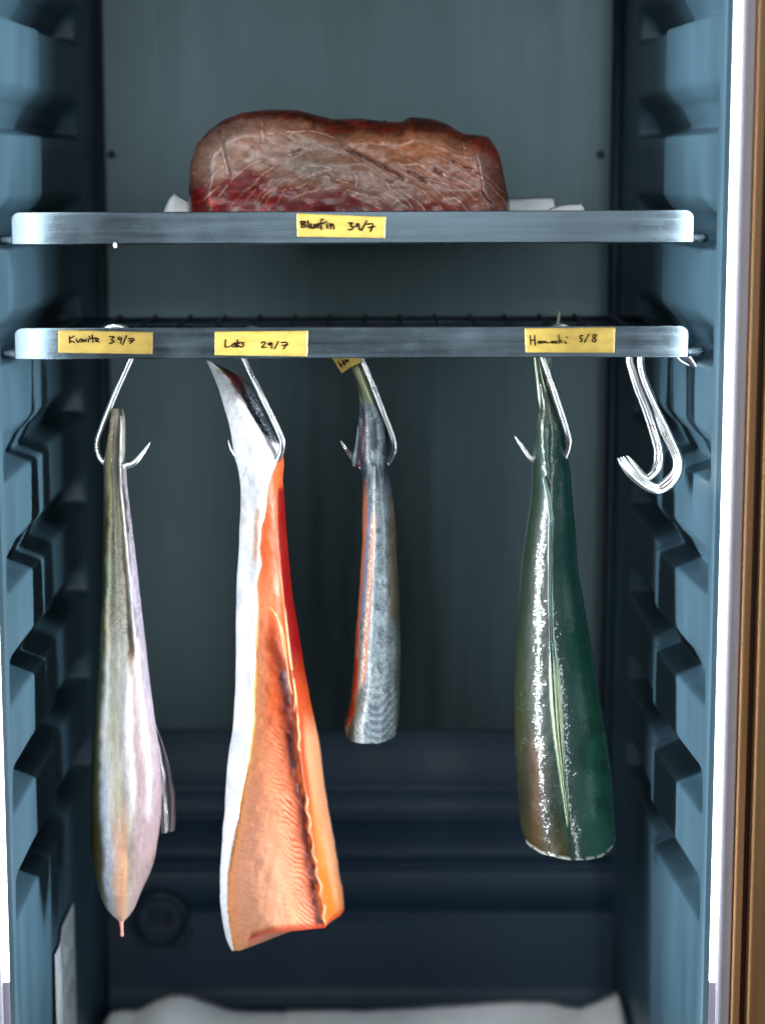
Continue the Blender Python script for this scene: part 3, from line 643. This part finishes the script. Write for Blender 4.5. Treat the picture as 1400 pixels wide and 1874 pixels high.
def fin_mesh(poly, Y, th, nu=24, nv=40, wav=0.004, seed=0):
    """thin rayed fin: (left, right) pixel edges from top to bottom"""
    a = np.array(poly, float); t = np.linspace(0, 1, nv); k = np.linspace(0, 1, len(a))
    L_ = np.stack([np.interp(t, k, a[:, 0]), np.interp(t, k, a[:, 1])], -1); R_ = np.stack([np.interp(t, k, a[:, 2]), np.interp(t, k, a[:, 3])], -1)
    s = np.linspace(0, 1, nu); U = L_[:, :1]*(1-s)+R_[:, :1]*s; Vv = L_[:, 1:]*(1-s)+R_[:, 1:]*s
    Y_ = Y+wav*np.sin(s*9+seed)[None, :]*0.25+wav*(fbm(U*.05, Vv*.02, seed)-.5)
    f = Pn(U.ravel(), Vv.ravel(), Y_.ravel()); b = f.copy(); b[:, 1] += th
    idx = np.arange(nu*nv).reshape(nv, nu); n = nu*nv
    q = [tuple(g) for g in np.stack([idx[:-1, :-1], idx[1:, :-1], idx[1:, 1:], idx[:-1, 1:]], -1).reshape(-1, 4)]
    q2 = [tuple(i+n for i in reversed(g)) for g in q]
    rim = list(idx[0])+list(idx[1:, -1])+list(idx[-1, -2::-1])+list(idx[-2:0:-1, 0])
    q3 = [(rim[i], rim[(i+1) % len(rim)], rim[(i+1) % len(rim)]+n, rim[i]+n) for i in range(len(rim))]
    return np.concatenate([f, b]), q+q2+q3, np.tile(np.stack([U.ravel(), Vv.ravel(), np.tile(s, nv)], -1), (2, 1))
def add_fin(name, poly, Y, th, colf, mt, parent, **kw):
    v, f, uv = fin_mesh(poly, Y, th, **kw); o = link(name, mesh(v, f, colf(uv[:, 0], uv[:, 1], uv[:, 2])), mt, parent)
    bm = bmesh.new(); bm.from_mesh(o.data); bmesh.ops.recalc_face_normals(bm, faces=bm.faces); bm.to_mesh(o.data); bm.free(); return o
def kfin_c(u, v, s):
    c = np.repeat(lin((130, 126, 130))[None], len(u), 0); r = noise(s*16+v*.01, v*.02, 81)
    c = mixc(c, (176, 172, 174), sm(.5, .8, r)*sm(1400, 1510, v)); c = mixc(c, (44, 40, 40), sm(.6, .3, r)*.7); return c
M_fin = flesh('fin_skin', 0.38, 0.1, 700, 0.3, 0.2, stretch=(1.5, 1, .4))
add_fin('pectoral_fin', [(280,1325,284,1322),(286,1370,301,1368),(290,1420,313,1412),(292,1470,321,1455),(293,1500,322,1500),(296,1526,319,1521)], YK+.012, .0015, kfin_c, M_fin, kf, seed=2)
m = MB(); m.tube([P(222, 1676, YK-.002), P(223, 1690, YK-.002), P(223.5, 1702, YK-.002), P(224, 1711, YK-.002)], [.0034, .0016, .0012, .0014], 8, True)
m.build('dripping_thread', simple('pink_flesh', (226, 140, 126), .35), kf)

# --- orange fish side with white belly
SL = [(660,378),(672,384),(690,392),(709,400),(736,408),(760,415),(779,421),(801,424.5),(820,427),(839,429.5),(856,436),(886,441),(919,441),(961,439),(1015,437),(1054,434),(1139,432),(1204,432),(1257,431),(1332,427),(1364,421),(1382,419),(1414,415),(1479,412),(1506,410),(1511,406),(1518,409),(1554,406),(1596,403),(1650,403),(1671,405),(1704,411),(1724,415),(1740,424)]
SR = [(660,383),(668,400),(679,421),(688,446),(700,456),(730,470),(773,490),(809,510),(829,519),(846,521),(876,517),(897,520),(961,524),(1015,528),(1086,535),(1161,548),(1231,559),(1294,571),(1330,580),(1356,586),(1421,593),(1474,601),(1532,612),(1596,622),(1639,627),(1667,628.5),(1740,631)]
SBOT = [(400,1716),(411,1727),(418,1736),(426,1740),(441,1740),(451,1734),(456,1723),(462,1714),(481,1709),(499,1704),(541,1700),(584,1699),(595,1698),(601,1689),(612,1682),(623,1676),(628,1668),(634,1664)]
wb_v, wb_u = outline([(660,560),(820,545),(835,519),(846,507),(865,498),(886,490),(929,486),(972,480),(1004,477),(1032,477),(1050,473),(1071,469),(1129,470),(1193,466),(1268,464),(1321,464),(1364,458),(1393,454),(1436,445),(1500,436),(1564,424),(1607,418),(1650,416),(1693,420),(1745,430)])
sp_v, sp_u = outline([(830,516),(908,508),(961,508.5),(1025,513),(1075,518),(1139,524),(1214,533),(1268,541),(1321,546),(1378,549),(1421,555),(1478,563),(1532,570),(1581,578),(1629,587),(1671,594),(1745,600)])
bl_v, bl_u = outline([(1100,492),(1182,500),(1236,517),(1300,525),(1343,529),(1365,531),(1431,542),(1464,551),(1526,557),(1547,563),(1596,570),(1650,577),(1689,586),(1745,592)])
def sal_col(u, v, s):
    n1 = fbm(u*.03, v*.02, 90); n2 = fbm(u*.12, v*.06, 92); n3 = noise(u*.8, v*.8, 95)
    wb = np.interp(v, wb_v, wb_u)+(fbm(v*.03, v*0, 96, 2)-.5)*5; sp = np.interp(v, sp_v, sp_u); bl = np.interp(v, bl_v, bl_u)
    c = np.repeat(lin((246, 245, 247))[None], len(u), 0)                                   # white belly skin
    c = mixc(c, (196, 196, 214), sm(.45, .75, n1)*.5); c = mixc(c, (182, 178, 176), sm(.55, .8, n2)*.45*(1-sm(950, 1100, v)))
    # cut flesh between belly and spine
    f = np.repeat(lin((228, 138, 98))[None], len(u), 0)
    f = mixc(f, (206, 78, 34), (1-sm(1010, 1150, v))*.95)
    f = mixc(f, (228, 142, 102), sm(1200, 1400, v)*.7)
    f = mixc(f, (232, 166, 132), sm(1380, 1600, v)*np.exp(-((u-(wb+np.maximum(bl-wb, 20)*.42))/np.maximum((bl-wb)*.42, 8))**2)*.8)
    f = mixc(f, (232, 156, 86), np.exp(-((u-wb)/13)**2)*sm(1150, 1250, v)*.75)
    f = mixc(f, (196, 84, 40), sm(1050, 1120, v)*(1-sm(1300, 1380, v))*sm(8, 34, u-wb)*.85)
    # rib marks fanning from the spine
    rel = bl-u; ph = (v-rel*(-0.85)-rel**2*(-.002)*-1)/11.5+n1*2.6+n2*.9
    rib = sm(.5, .95, .5+.5*np.sin(ph*2*math.pi))
    near = np.exp(-((rel-22)/20)**2)*sm(1300, 1390, v)*(.6+.4*sm(.3, .6, noise(v*.09, rel*.03, 98)))
    f = mixc(f, (150, 44, 22), rib*near*.85); f = mixc(f, (222, 128, 96), (1-rib)*near*.4)
    far = sm(0, 40, rel)*sm(1340, 1420, v); f = mixc(f, (196, 100, 66), rib*far*.10)
    f = mixc(f, (196, 76, 46), sm(.62, .85, fbm(u*.12, v*.08, 99))*np.exp(-((u-np.interp(v, [1450, 1600, 1700], [470, 462, 470]))/9)**2)*sm(1480, 1540, v)*.7)
    c = np.where((u > wb)[:, None], f, c)
    # peach sliver left in the white near v 930-1040
    c = mixc(c, (216, 170, 136), np.exp(-((u-np.interp(v, [910, 960, 1040], [473, 470, 466]))/5.5)**2)*sm(915, 950, v)*(1-sm(1010, 1050, v))*(u < wb+2))
    # blood line
    wd = np.interp(v, [1100, 1200, 1300, 1500, 1700], [6, 13, 16, 13, 12])
    b = np.exp(-(np.abs(u-bl-2+(n2-.5)*5)/(wd*1.0))**2.6)*sm(1100, 1230, v)
    c = mixc(c, (168, 56, 20), np.exp(-((u-bl)/(wd*1.5))**2)*sm(1090, 1190, v)*.7); c = mixc(c, (62, 4, 2), np.clip(b*1.0, 0, 1)*(.82+.18*sm(.4, .6, n2)))
    c = mixc(c, (40, 6, 8), sm(.62, .75, fbm(v*.045, v*0+3, 101, 2))*np.exp(-((u-bl)/5)**2)*sm(1220, 1260, v))
    c = mixc(c, (176, 80, 26), np.exp(-((u-(bl+sp)/2-2)/4)**2)*sm(1330, 1420, v)*.75*sm(.3, .6, noise(u*.2, v*.08, 103)))
    # beyond the spine: dark red above, peach and amber flank below
    k = sm(-1.5, 1.5, u-sp)*sm(880, 900, v)
    q = np.repeat(lin((112, 8, 6))[None], len(u), 0); q = mixc(q, (164, 62, 24), sm(1180, 1290, v)); q = mixc(q, (200, 134, 96), sm(1290, 1360, v)*sm(5, 16, u-sp))
    q = mixc(q, (194, 108, 30), sm(1380, 1640, v)*np.exp(-((u-sp-12)/12)**2)); q = mixc(q, (188, 98, 22), sm(1560, 1660, v)*.75)
    q = mixc(q, (214, 156, 110), sm(1500, 1560, v)*(1-sm(1630, 1680, v))*np.exp(-((u-sp-26)/6)**2)*.7)
    c = c*(1-k[:, None])+q*k[:, None]
    # pale bone edge along the spine
    e = np.exp(-((u-sp-3*np.sin(v*.16)*sm(1300, 1400, v))/1.7)**2)*sm(1100, 1140, v)*sm(.35, .55, noise(v*.06, u*.02, 105))
    c = mixc(c, (222, 168, 122), e*.9)
    for l in ([(495,1111),(502,1121),(506,1128)],[(505,1122),(512,1142),(520,1190),(524,1204)],[(515,1146),(520,1166),(524,1196)],[(527,1170),(530,1200),(534,1225)],[(524,1200),(530,1250),(535,1270)],[(539,1255),(541,1275),(539,1300)]):
        c = mixc(c, (232, 176, 120), np.exp(-(pdist(u, v, l)/1.0)**2)*.9)
    c = mixc(c, (168, 46, 16), (v > 1690-30*sm(590, 625, u))*sm(-14, -2, v-np.interp(u, [q[0] for q in SBOT], [q[1] for q in SBOT]))*sm(450, 460, u)*.8)
    # tail: dark speckled skin toward the hook, brown stain
    tl = np.interp(v, [660, 700, 740, 770, 800, 830], [384, 424, 448, 466, 488, 522])
    kt = sm(-3, 3, u-tl+(n2-.5)*8)*(1-sm(805, 825, v))
    d = np.repeat(lin((26, 30, 34))[None], len(u), 0); d = mixc(d, (150, 156, 164), sm(.70, .85, n3)*sm(700, 740, v))
    c = c*(1-kt[:, None])+d*kt[:, None]
    c = mixc(c, (92, 30, 24), np.exp(-(np.hypot((u-426), (v-700)*1.0)/15)**2)*.95); c = mixc(c, (150, 96, 84), np.exp(-(np.hypot((u-430)*1.2, (v-722))/11)**2)*.6)
    g = (1-sm(680, 775, v)); c = mixc(c, (96, 108, 110), g*.75*(u < tl)); c = mixc(c, (188, 200, 202), sm(.6, .8, n3)*g*.6*(u < tl)); c = mixc(c, (70, 66, 30), np.exp(-(np.hypot(u-405, v-676)/9)**2)*.8)
    return np.clip(np.where((s >= 2)[:, None], lin((90, 100, 108))[None]*np.ones((len(u), 1)), np.where((u > wb)[:, None], .88, 1.0)*c*(.92+.16*noise(u*.3, v*.3, 107))[:, None]), 0, 1)
def sal_shape(u, v, s):
    sp = np.interp(v, sp_v, sp_u); bl = np.interp(v, bl_v, bl_u); wb = np.interp(v, wb_v, wb_u)
    k = sm(900, 1150, v)
    y = 0.002*np.exp(-((u-sp)/5)**2)*k+0.004*(1-sm(-6, 6, u-wb))*k
    rel = bl-u; ph = (v-rel*(-0.85)-rel**2*(-.002)*-1)/10.5+fbm(u*.03, v*.02, 90)*1.5
    y = y+0.00025*np.sin(ph*2*math.pi)*np.exp(-((rel-22)/16)**2)*sm(1300, 1390, v)
    y = y-0.007*sm(0, 40, u-sp)*k
    return y+0.0016*(fbm(u*.06, v*.05, 109)-.5)
sf = thing('hanging_fish', 'split orange fish side with white belly skin and dark red blood line', 'fish', P(470, 660, YL), 'fish hanging from the lower shelf')
M_sal = flesh('orange_flesh', 0.42, 0.0, 600, 0.10, 0.07, sss=0.0, stretch=(1, 1, 1), spec=.22, wav=.1)
o = link('body', loft(SL, SR, YL, ([660, 690, 800, 900, 1300, 1740], [.003, .009, .020, .022, .026, .030]), ([660, 700, 900, 1300, 1740], [.003, .008, .016, .022, .026]), sal_col, vbot=SBOT, ns=110, step=1.8, shape=sal_shape, power=.6, seed=9, bstart=.86), M_sal, sf)

# --- small speckled fish
fsL = [(668,645),(685,648),(715,656),(735,659),(762,657),(798,655),(828,653),(845,655),(858,659),(866,662),(877,664),(907,665),(936,663.5),(995,663),(1040,660),(1081,658),(1112,655),(1172,650),(1223,647),(1274,643),(1304,637),(1322,631),(1330,629),(1343,631),(1362,634)]
fsR = [(668,660),(680,666),(693,671),(712,678),(729,684),(743,690),(774,706),(790,710),(818,711.5),(847,709.5),(877,714),(916,720),(976,725),(1020,726.5),(1071,730),(1122,731),(1182,733),(1243,732),(1304,730),(1341,727),(1362,724)]
fsB = [(628,1338),(633,1347),(643,1357),(661,1361),(691,1361),(712,1355),(720,1349),(728,1342)]
or_v, or_u = outline([(860,640),(872,664),(880,670),(960,671),(1020,667),(1091,661),(1162,657.5),(1203,657),(1263,655),(1304,649),(1332,639),(1365,630)])
st_v, st_u = outline([(860,684),(907,685),(960,683),(1020,679.5),(1101,674),(1162,670),(1223,666),(1265,660),(1300,655)])
def sml_col(u, v, s):
    n1 = fbm(u*.05, v*.03, 120); n2 = fbm(u*.16, v*.07, 122); n3 = noise(u*.75, v*.75, 124); n4 = noise(u*.4, v*.4, 126)
    c = np.repeat(lin((116, 130, 136))[None], len(u), 0)
    c = mixc(c, (158, 170, 174), sm(.45, .75, n1)*.7); c = mixc(c, (44, 58, 70), sm(.5, .75, n2)*.6)
    c = mixc(c, (34, 42, 48), sm(.58, .8, n3)*.65); c = mixc(c, (166, 178, 184), sm(.62, .85, n4)*.4)
    # scale arcs near the cut end
    ar = .5+.5*np.sin((v+0.035*(u-688)**2*.55)*.42+n1*9+n2*3); c = mixc(c, (52, 62, 70), sm(.62, .95, ar)*sm(1190, 1280, v)*sm(668, 690, u)*.5); c = mixc(c, (168, 172, 176), sm(.3, .02, ar)*sm(1200, 1300, v)*.4)
    # gold brown back
    br = sm(704, 722, u+(n2-.5)*10)*sm(880, 920, v)*(1-sm(1120, 1160, v)); c = mixc(c, (78, 66, 48), br*.85); c = mixc(c, (150, 124, 84), br*sm(.6, .8, n3)*.8)
    dk = sm(718, 729, u); c = mixc(c, (58, 60, 50), dk*.75)
    c = mixc(c, (86, 84, 62), (1-sm(4, 22, u-np.interp(v, or_v, or_u)))*sm(1255, 1290, v)*.8)
    # white and pink spotted stripe
    d = u-np.interp(v, st_v, st_u); k = np.exp(-(d/5.5)**4)*sm(925, 965, v)*(1-sm(1235, 1268, v))
    c = mixc(c, (196, 150, 128), k*.9); c = mixc(c, (200, 92, 66), k*sm(.5, .7, n4)*sm(-2, 3, d)*.8); c = mixc(c, (226, 214, 196), k*sm(.5, .7, noise(u*.5, v*.3, 128))*(1-sm(-1, 4, d))*.9)
    k2 = np.exp(-((d+10)/4)**2)*sm(900, 950, v)*(1-sm(1110, 1160, v)); c = mixc(c, (130, 128, 160), k2*.8)
    c = mixc(c, (210, 200, 200), np.exp(-((u-np.interp(v, [850, 960], [686, 684]))/1.5)**2)*sm(846, 862, v)*(1-sm(950, 970, v))*sm(.3, .6, n4+.2)*.8)
    c = mixc(c, (36, 44, 54), np.exp(-(np.hypot(u-684, v-851)/6)**2)); c = mixc(c, (150, 165, 170), np.exp(-(np.hypot(u-685, v-856)/3)**2))
    # orange cut edge
    ob = np.interp(v, or_v, or_u); k = sm(1.2, -1.2, u-ob+(n2-.5)*2)*sm(868, 882, v); oc = np.repeat(lin((200, 116, 76))[None], len(u), 0); oc = mixc(oc, (186, 78, 36), sm(1080, 1200, v)); oc = mixc(oc, (120, 20, 10), sm(1270, 1318, v)*sm(10, 2, u-np.interp(v, [1270, 1330], [640, 629]))); oc = mixc(oc, (214, 160, 120), sm(.55, .75, n2)*.4)
    oc = mixc(oc, (176, 168, 150), sm(1326, 1336, v)); c = c*(1-k[:, None])+oc*k[:, None]
    # dark upper part, maroon stripes, pale green tail
    up = 1-sm(860, 930, v); c = mixc(c, (26, 40, 54), up*sm(.42, .62, fbm(u*.12, v*.025, 130))*.8); c = mixc(c, (14, 28, 44), up*sm(690, 706, u-(v-780)*.05)*.8)
    c = mixc(c, (84, 26, 36), np.exp(-(pdist(u, v, [(667,768),(664,795),(659,820),(658,850)])/3.2)**2)*.9); c = mixc(c, (70, 26, 34), np.exp(-(pdist(u, v, [(672,800),(667,825),(664,846)])/2.5)**2)*.7)
    c = mixc(c, (96, 118, 132), sm(663, 655, u+(v-800)*.12)*sm(770, 800, v)*(1-sm(840, 850, v))*.8)
    tl = 1-sm(722, 752, v+(n2-.5)*16); t = np.repeat(lin((120, 126, 88))[None], len(u), 0); ry = noise((u-(v-660)*.42)*.33, v*.008, 132); t = mixc(t, (176, 182, 150), sm(.5, .8, ry)); t = mixc(t, (58, 62, 46), sm(.5, .25, ry)*.8)
    c = c*(1-tl[:, None])+t*tl[:, None]
    return np.clip(1.12*np.where((s >= 2)[:, None], c*.7, c)**1.1, 0, 1)
mf = thing('hanging_fish', 'small blue grey speckled fish with a spotted pink stripe, shortest of the hanging fish', 'fish', P(680, 668, YSM), 'fish hanging from the lower shelf')
M_sml = flesh('speckled_skin', 0.42, 0.25, 900, 0.35, 0.2, stretch=(1, 1, .8), glint=800, crough=.12)
o = link('body', loft(fsL, fsR, YSM, ([668, 700, 760, 850, 1100, 1362], [.003, .005, .012, .018, .026, .030]), ([668, 700, 760, 850, 1362], [.003, .004, .010, .014, .024]), sml_col, vbot=fsB, ns=64, step=1.8, power=.6, seed=15, bstart=.93), M_sml, mf)
def tailc(u, v, s):
    c = np.repeat(lin((120, 126, 88))[None], len(u), 0); r = noise(s*9, v*.01, 133); c = mixc(c, (180, 186, 158), sm(.45, .8, r)); c = mixc(c, (56, 60, 44), sm(.5, .2, r)*.8); return c
add_fin('tail_fin', [(632,616,652,612),(637,645,657,640),(642,660,660,656),(648,684,668,682),(655,705,676,704)], YSM-.001, .0022, tailc, M_fin, mf, seed=5, nv=30)
def sflap(u, v, s):
    c = np.repeat(lin((104, 126, 138))[None], len(u), 0); c = mixc(c, (150, 164, 172), sm(.5, .8, noise(u*.4, v*.3, 135))); return mixc(c, (120, 26, 34), sm(846, 853, v)*sm(647, 652, u))
add_fin('skin_flap', [(655,778,660,780),(652,800,660,800),(649,822,660,824),(645,838,660,842),(645,853,658,855)], YSM-.006, .002, sflap, M_sml, mf, seed=7, nv=24, nu=10)
# tape tag folded round the tail
tg = thing('tape_tag', 'small crooked yellow tape tag wrapped round the tail of the small speckled fish', 'label', P(632, 662, YSM-.012), None)
C7 = lambda a, b: (580+a/5.064, 640+b/5.064)
def strip3(quads, Y, name, mt, parent):
    m = MB()
    for (q, ya, yb) in quads:
        Yq = [ya, yb, yb, ya]; f = [P(u, v, y) for (u, v), y in zip(q, Yq)]; b = [(x, y+.0006, z) for x, y, z in f]
        m.add(f+b, [(0,1,2,3),(7,6,5,4),(0,4,5,1),(1,5,6,2),(2,6,7,3),(3,7,4,0)])
    return m.build(name, mt, parent, False)
strip3([([C7(80,-20), C7(262,-70), C7(318,158), C7(230,218)], -.004+YSM, YSM-.010), ([C7(318,157), C7(262,-71), C7(395,-90), C7(408,118)], YSM-.0105, YSM-.008)], 0, 'tape', M_tape, tg)
m = MB()
for s_ in ([(198,112),(222,155)],[(212,138),(236,132),(236,150),(224,156)],[(238,100),(262,138)],[(244,126),(262,114)],[(268,92),(282,112)],[(280,96),(292,104)]):
    m.tube([P(*C7(a, b), YSM-.0085-.0012*(a-180)/100) for a, b in s_], .0006, 6, True)
m.build('handwriting', M_ink, tg)

# --- dark green fish
hL = [(676,980),(687,982),(710,984.5),(732,987),(752,987),(778,980),(814,977),(841,974),(877,972.5),(901,972),(941,967),(992,959),(1042,953),(1093,949),(1164,944),(1225,942),(1281,940.5),(1362,942),(1443,946),(1494,950),(1530,955),(1576,962)]
hR = [(676,990),(687,995),(705,1001),(732,1010),(769,1023),(787,1031),(810,1034),(832,1036),(854,1043),(896,1046),(941,1050),(992,1054),(1042,1057.5),(1093,1066),(1164,1078),(1225,1089),(1281,1098),(1342,1109),(1423,1119),(1504,1125),(1536,1127),(1576,1126)]
hB = [(940,1520),(950,1528),(955,1534),(969,1549),(991,1563),(1022,1571),(1046,1575),(1072,1574.5),(1099,1569),(1112,1560),(1120,1551),(1126,1538),(1130,1530)]
dr_v, dr_u = outline([(800,1002),(890,1003),(930,1007),(1000,1007),(1100,1007),(1180,1008),(1240,1011),(1330,1020),(1420,1033),(1510,1041),(1580,1044)])
def ham_col(u, v, s):
    n1 = fbm(u*.03, v*.03, 150); n2 = fbm(u*.12, v*.1, 152); n3 = noise(u*.8, v*.8, 154)
    c = np.repeat(lin((22, 70, 58))[None], len(u), 0); d = u-np.interp(v, dr_v, dr_u)
    c = mixc(c, (40, 96, 76), sm(10, 50, d)*sm(1150, 1400, v)*.8*(.5+.5*n2)); c = mixc(c, (14, 52, 46), sm(.5, .75, n1)*.6)
    c = mixc(c, (42, 52, 36), sm(0, -30, d)*.75); c = mixc(c, (66, 64, 30), sm(-30, -66, d)*sm(1100, 1300, v)*.6)
    c = mixc(c, (34, 38, 20), sm(2, -26, d)*sm(1330, 1440, v)*.75)
    c = mixc(c, (92, 56, 28), np.exp(-((d+np.interp(v, [1330, 1500], [50, 66])-8)/11)**2)*sm(1320, 1380, v)*.8); c = mixc(c, (72, 58, 20), sm(20, -20, d)*sm(1480, 1560, v)*.7)
    c = mixc(c, (60, 42, 16), np.exp(-((d+8)/4)**2)*sm(930, 990, v)*(1-sm(1300, 1380, v))*.8)
    c = mixc(c, (110, 150, 150), sm(.80, .95, n3)*sm(.5, .7, fbm(u*.05, v*.05, 156))*.5)
    up = 1-sm(740, 800, v); c = mixc(c, (66, 74, 56), up*.8); ray = noise((u-1000-(v-700)*.32)*.35, v*.01, 158); c = mixc(c, (132, 140, 116), up*sm(.55, .8, ray)*.8)
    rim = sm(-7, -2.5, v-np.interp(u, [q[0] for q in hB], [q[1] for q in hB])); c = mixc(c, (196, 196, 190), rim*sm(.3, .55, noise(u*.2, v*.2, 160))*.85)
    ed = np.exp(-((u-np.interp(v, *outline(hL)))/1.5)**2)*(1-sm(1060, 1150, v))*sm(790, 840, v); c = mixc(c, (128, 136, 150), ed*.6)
    return np.clip(np.where((s >= 2)[:, None], c*.7, c)*.36, 0, 1)
def ham_shape(u, v, s):
    d = u-np.interp(v, dr_v, dr_u)
    return 0.0040*np.exp(-np.sqrt(d**2+9)/15)*sm(800, 900, v)*(1-.6*sm(1440, 1576, v))+0.0008*(fbm(u*.07, v*.05, 162)-.5)
hf = thing('hanging_fish', 'glossy dark green fish seen from its back, hanging by its tail on the right', 'fish', P(1010, 676, YH), 'fish hanging from the lower shelf')
M_ham = flesh('green_skin', 0.42, 0.55, 900, 0.30, 0.14, stretch=(1, 1, .8), spec=.15, bdist=.0007, wav=.06, glint=1300, crough=0.10)
o = link('body', loft(hL, hR, YH, ([676, 700, 780, 850, 1100, 1400, 1576], [.003, .005, .012, .020, .034, .048, .050]), ([676, 700, 780, 850, 1100, 1576], [.003, .004, .010, .016, .024, .034]), ham_col, vbot=hB, ns=90, step=1.8, shape=ham_shape, power=.58, seed=22, bstart=.93), M_ham, hf)
def hdor(u, v, s):
    c = np.repeat(lin((72, 98, 98))[None], len(u), 0); r = noise(s*7, v*.012, 164); c = mixc(c, (160, 178, 170), sm(.5, .8, r)); c = mixc(c, (40, 60, 54), sm(.5, .2, r)*.8); return mixc(c, (140, 152, 112), sm(1180, 1260, v)*.7)
def dorsal_y(v): return YH-np.interp(v, [850, 1100, 1400, 1576], [.020, .034, .048, .050])*.99-.0032*sm(800, 900, v)*(1-.6*sm(1440, 1576, v))
pd = [(992,878,997,872),(998,910,1008,905),(1002,945,1014,950),(1001.5,1000,1011,1000),(1001,1090,1012,1090),(1003,1160,1014,1160),(1004,1230,1024,1235),(1007,1300,1029,1305),(1014,1360,1032,1365),(1023,1420,1036,1425),(1030,1470,1042,1475),(1036,1510,1041,1516)]
v_, f_, uv_ = fin_mesh(pd, YH, .004, nu=14, nv=150, wav=0.0)
v_ = Pn(uv_[:, 0], uv_[:, 1], dorsal_y(uv_[:, 1])-.0004*np.sin(uv_[:, 2]*math.pi)+.0006*np.sin(uv_[:, 2]*22)); n_ = len(v_)//2; v_[n_:, 1] += .005
o = link('dorsal_fin', mesh(v_, f_, hdor(uv_[:, 0], uv_[:, 1], uv_[:, 2])), M_fin, hf)
bm = bmesh.new(); bm.from_mesh(o.data); bmesh.ops.recalc_face_normals(bm, faces=bm.faces); bm.to_mesh(o.data); bm.free()
def htail(u, v, s):
    c = np.repeat(lin((92, 100, 66))[None], len(u), 0); r = noise(s*5, v*.01, 166); c = mixc(c, (190, 200, 190), sm(.55, .8, r)*.8); return mixc(c, (40, 60, 40), sm(.45, .2, r)*.7)
add_fin('tail_fin', [(972,612,979,610),(975,640,983,640),(977,656,986,656),(981,690,993,690),(985,730,1003,730),(990,762,1012,766)], YH-.004, .0025, htail, M_fin, hf, seed=9, nv=40, nu=10)
add_fin('tail_fin', [(1022,569,1026,569),(1019,588,1025,586),(1008,625,1020,622),(1003,656,1010,655),(1000,690,1006,690),(1002,720,1008,722)], YH+.004, .002, htail, M_fin, hf, seed=11, nv=40, nu=8)
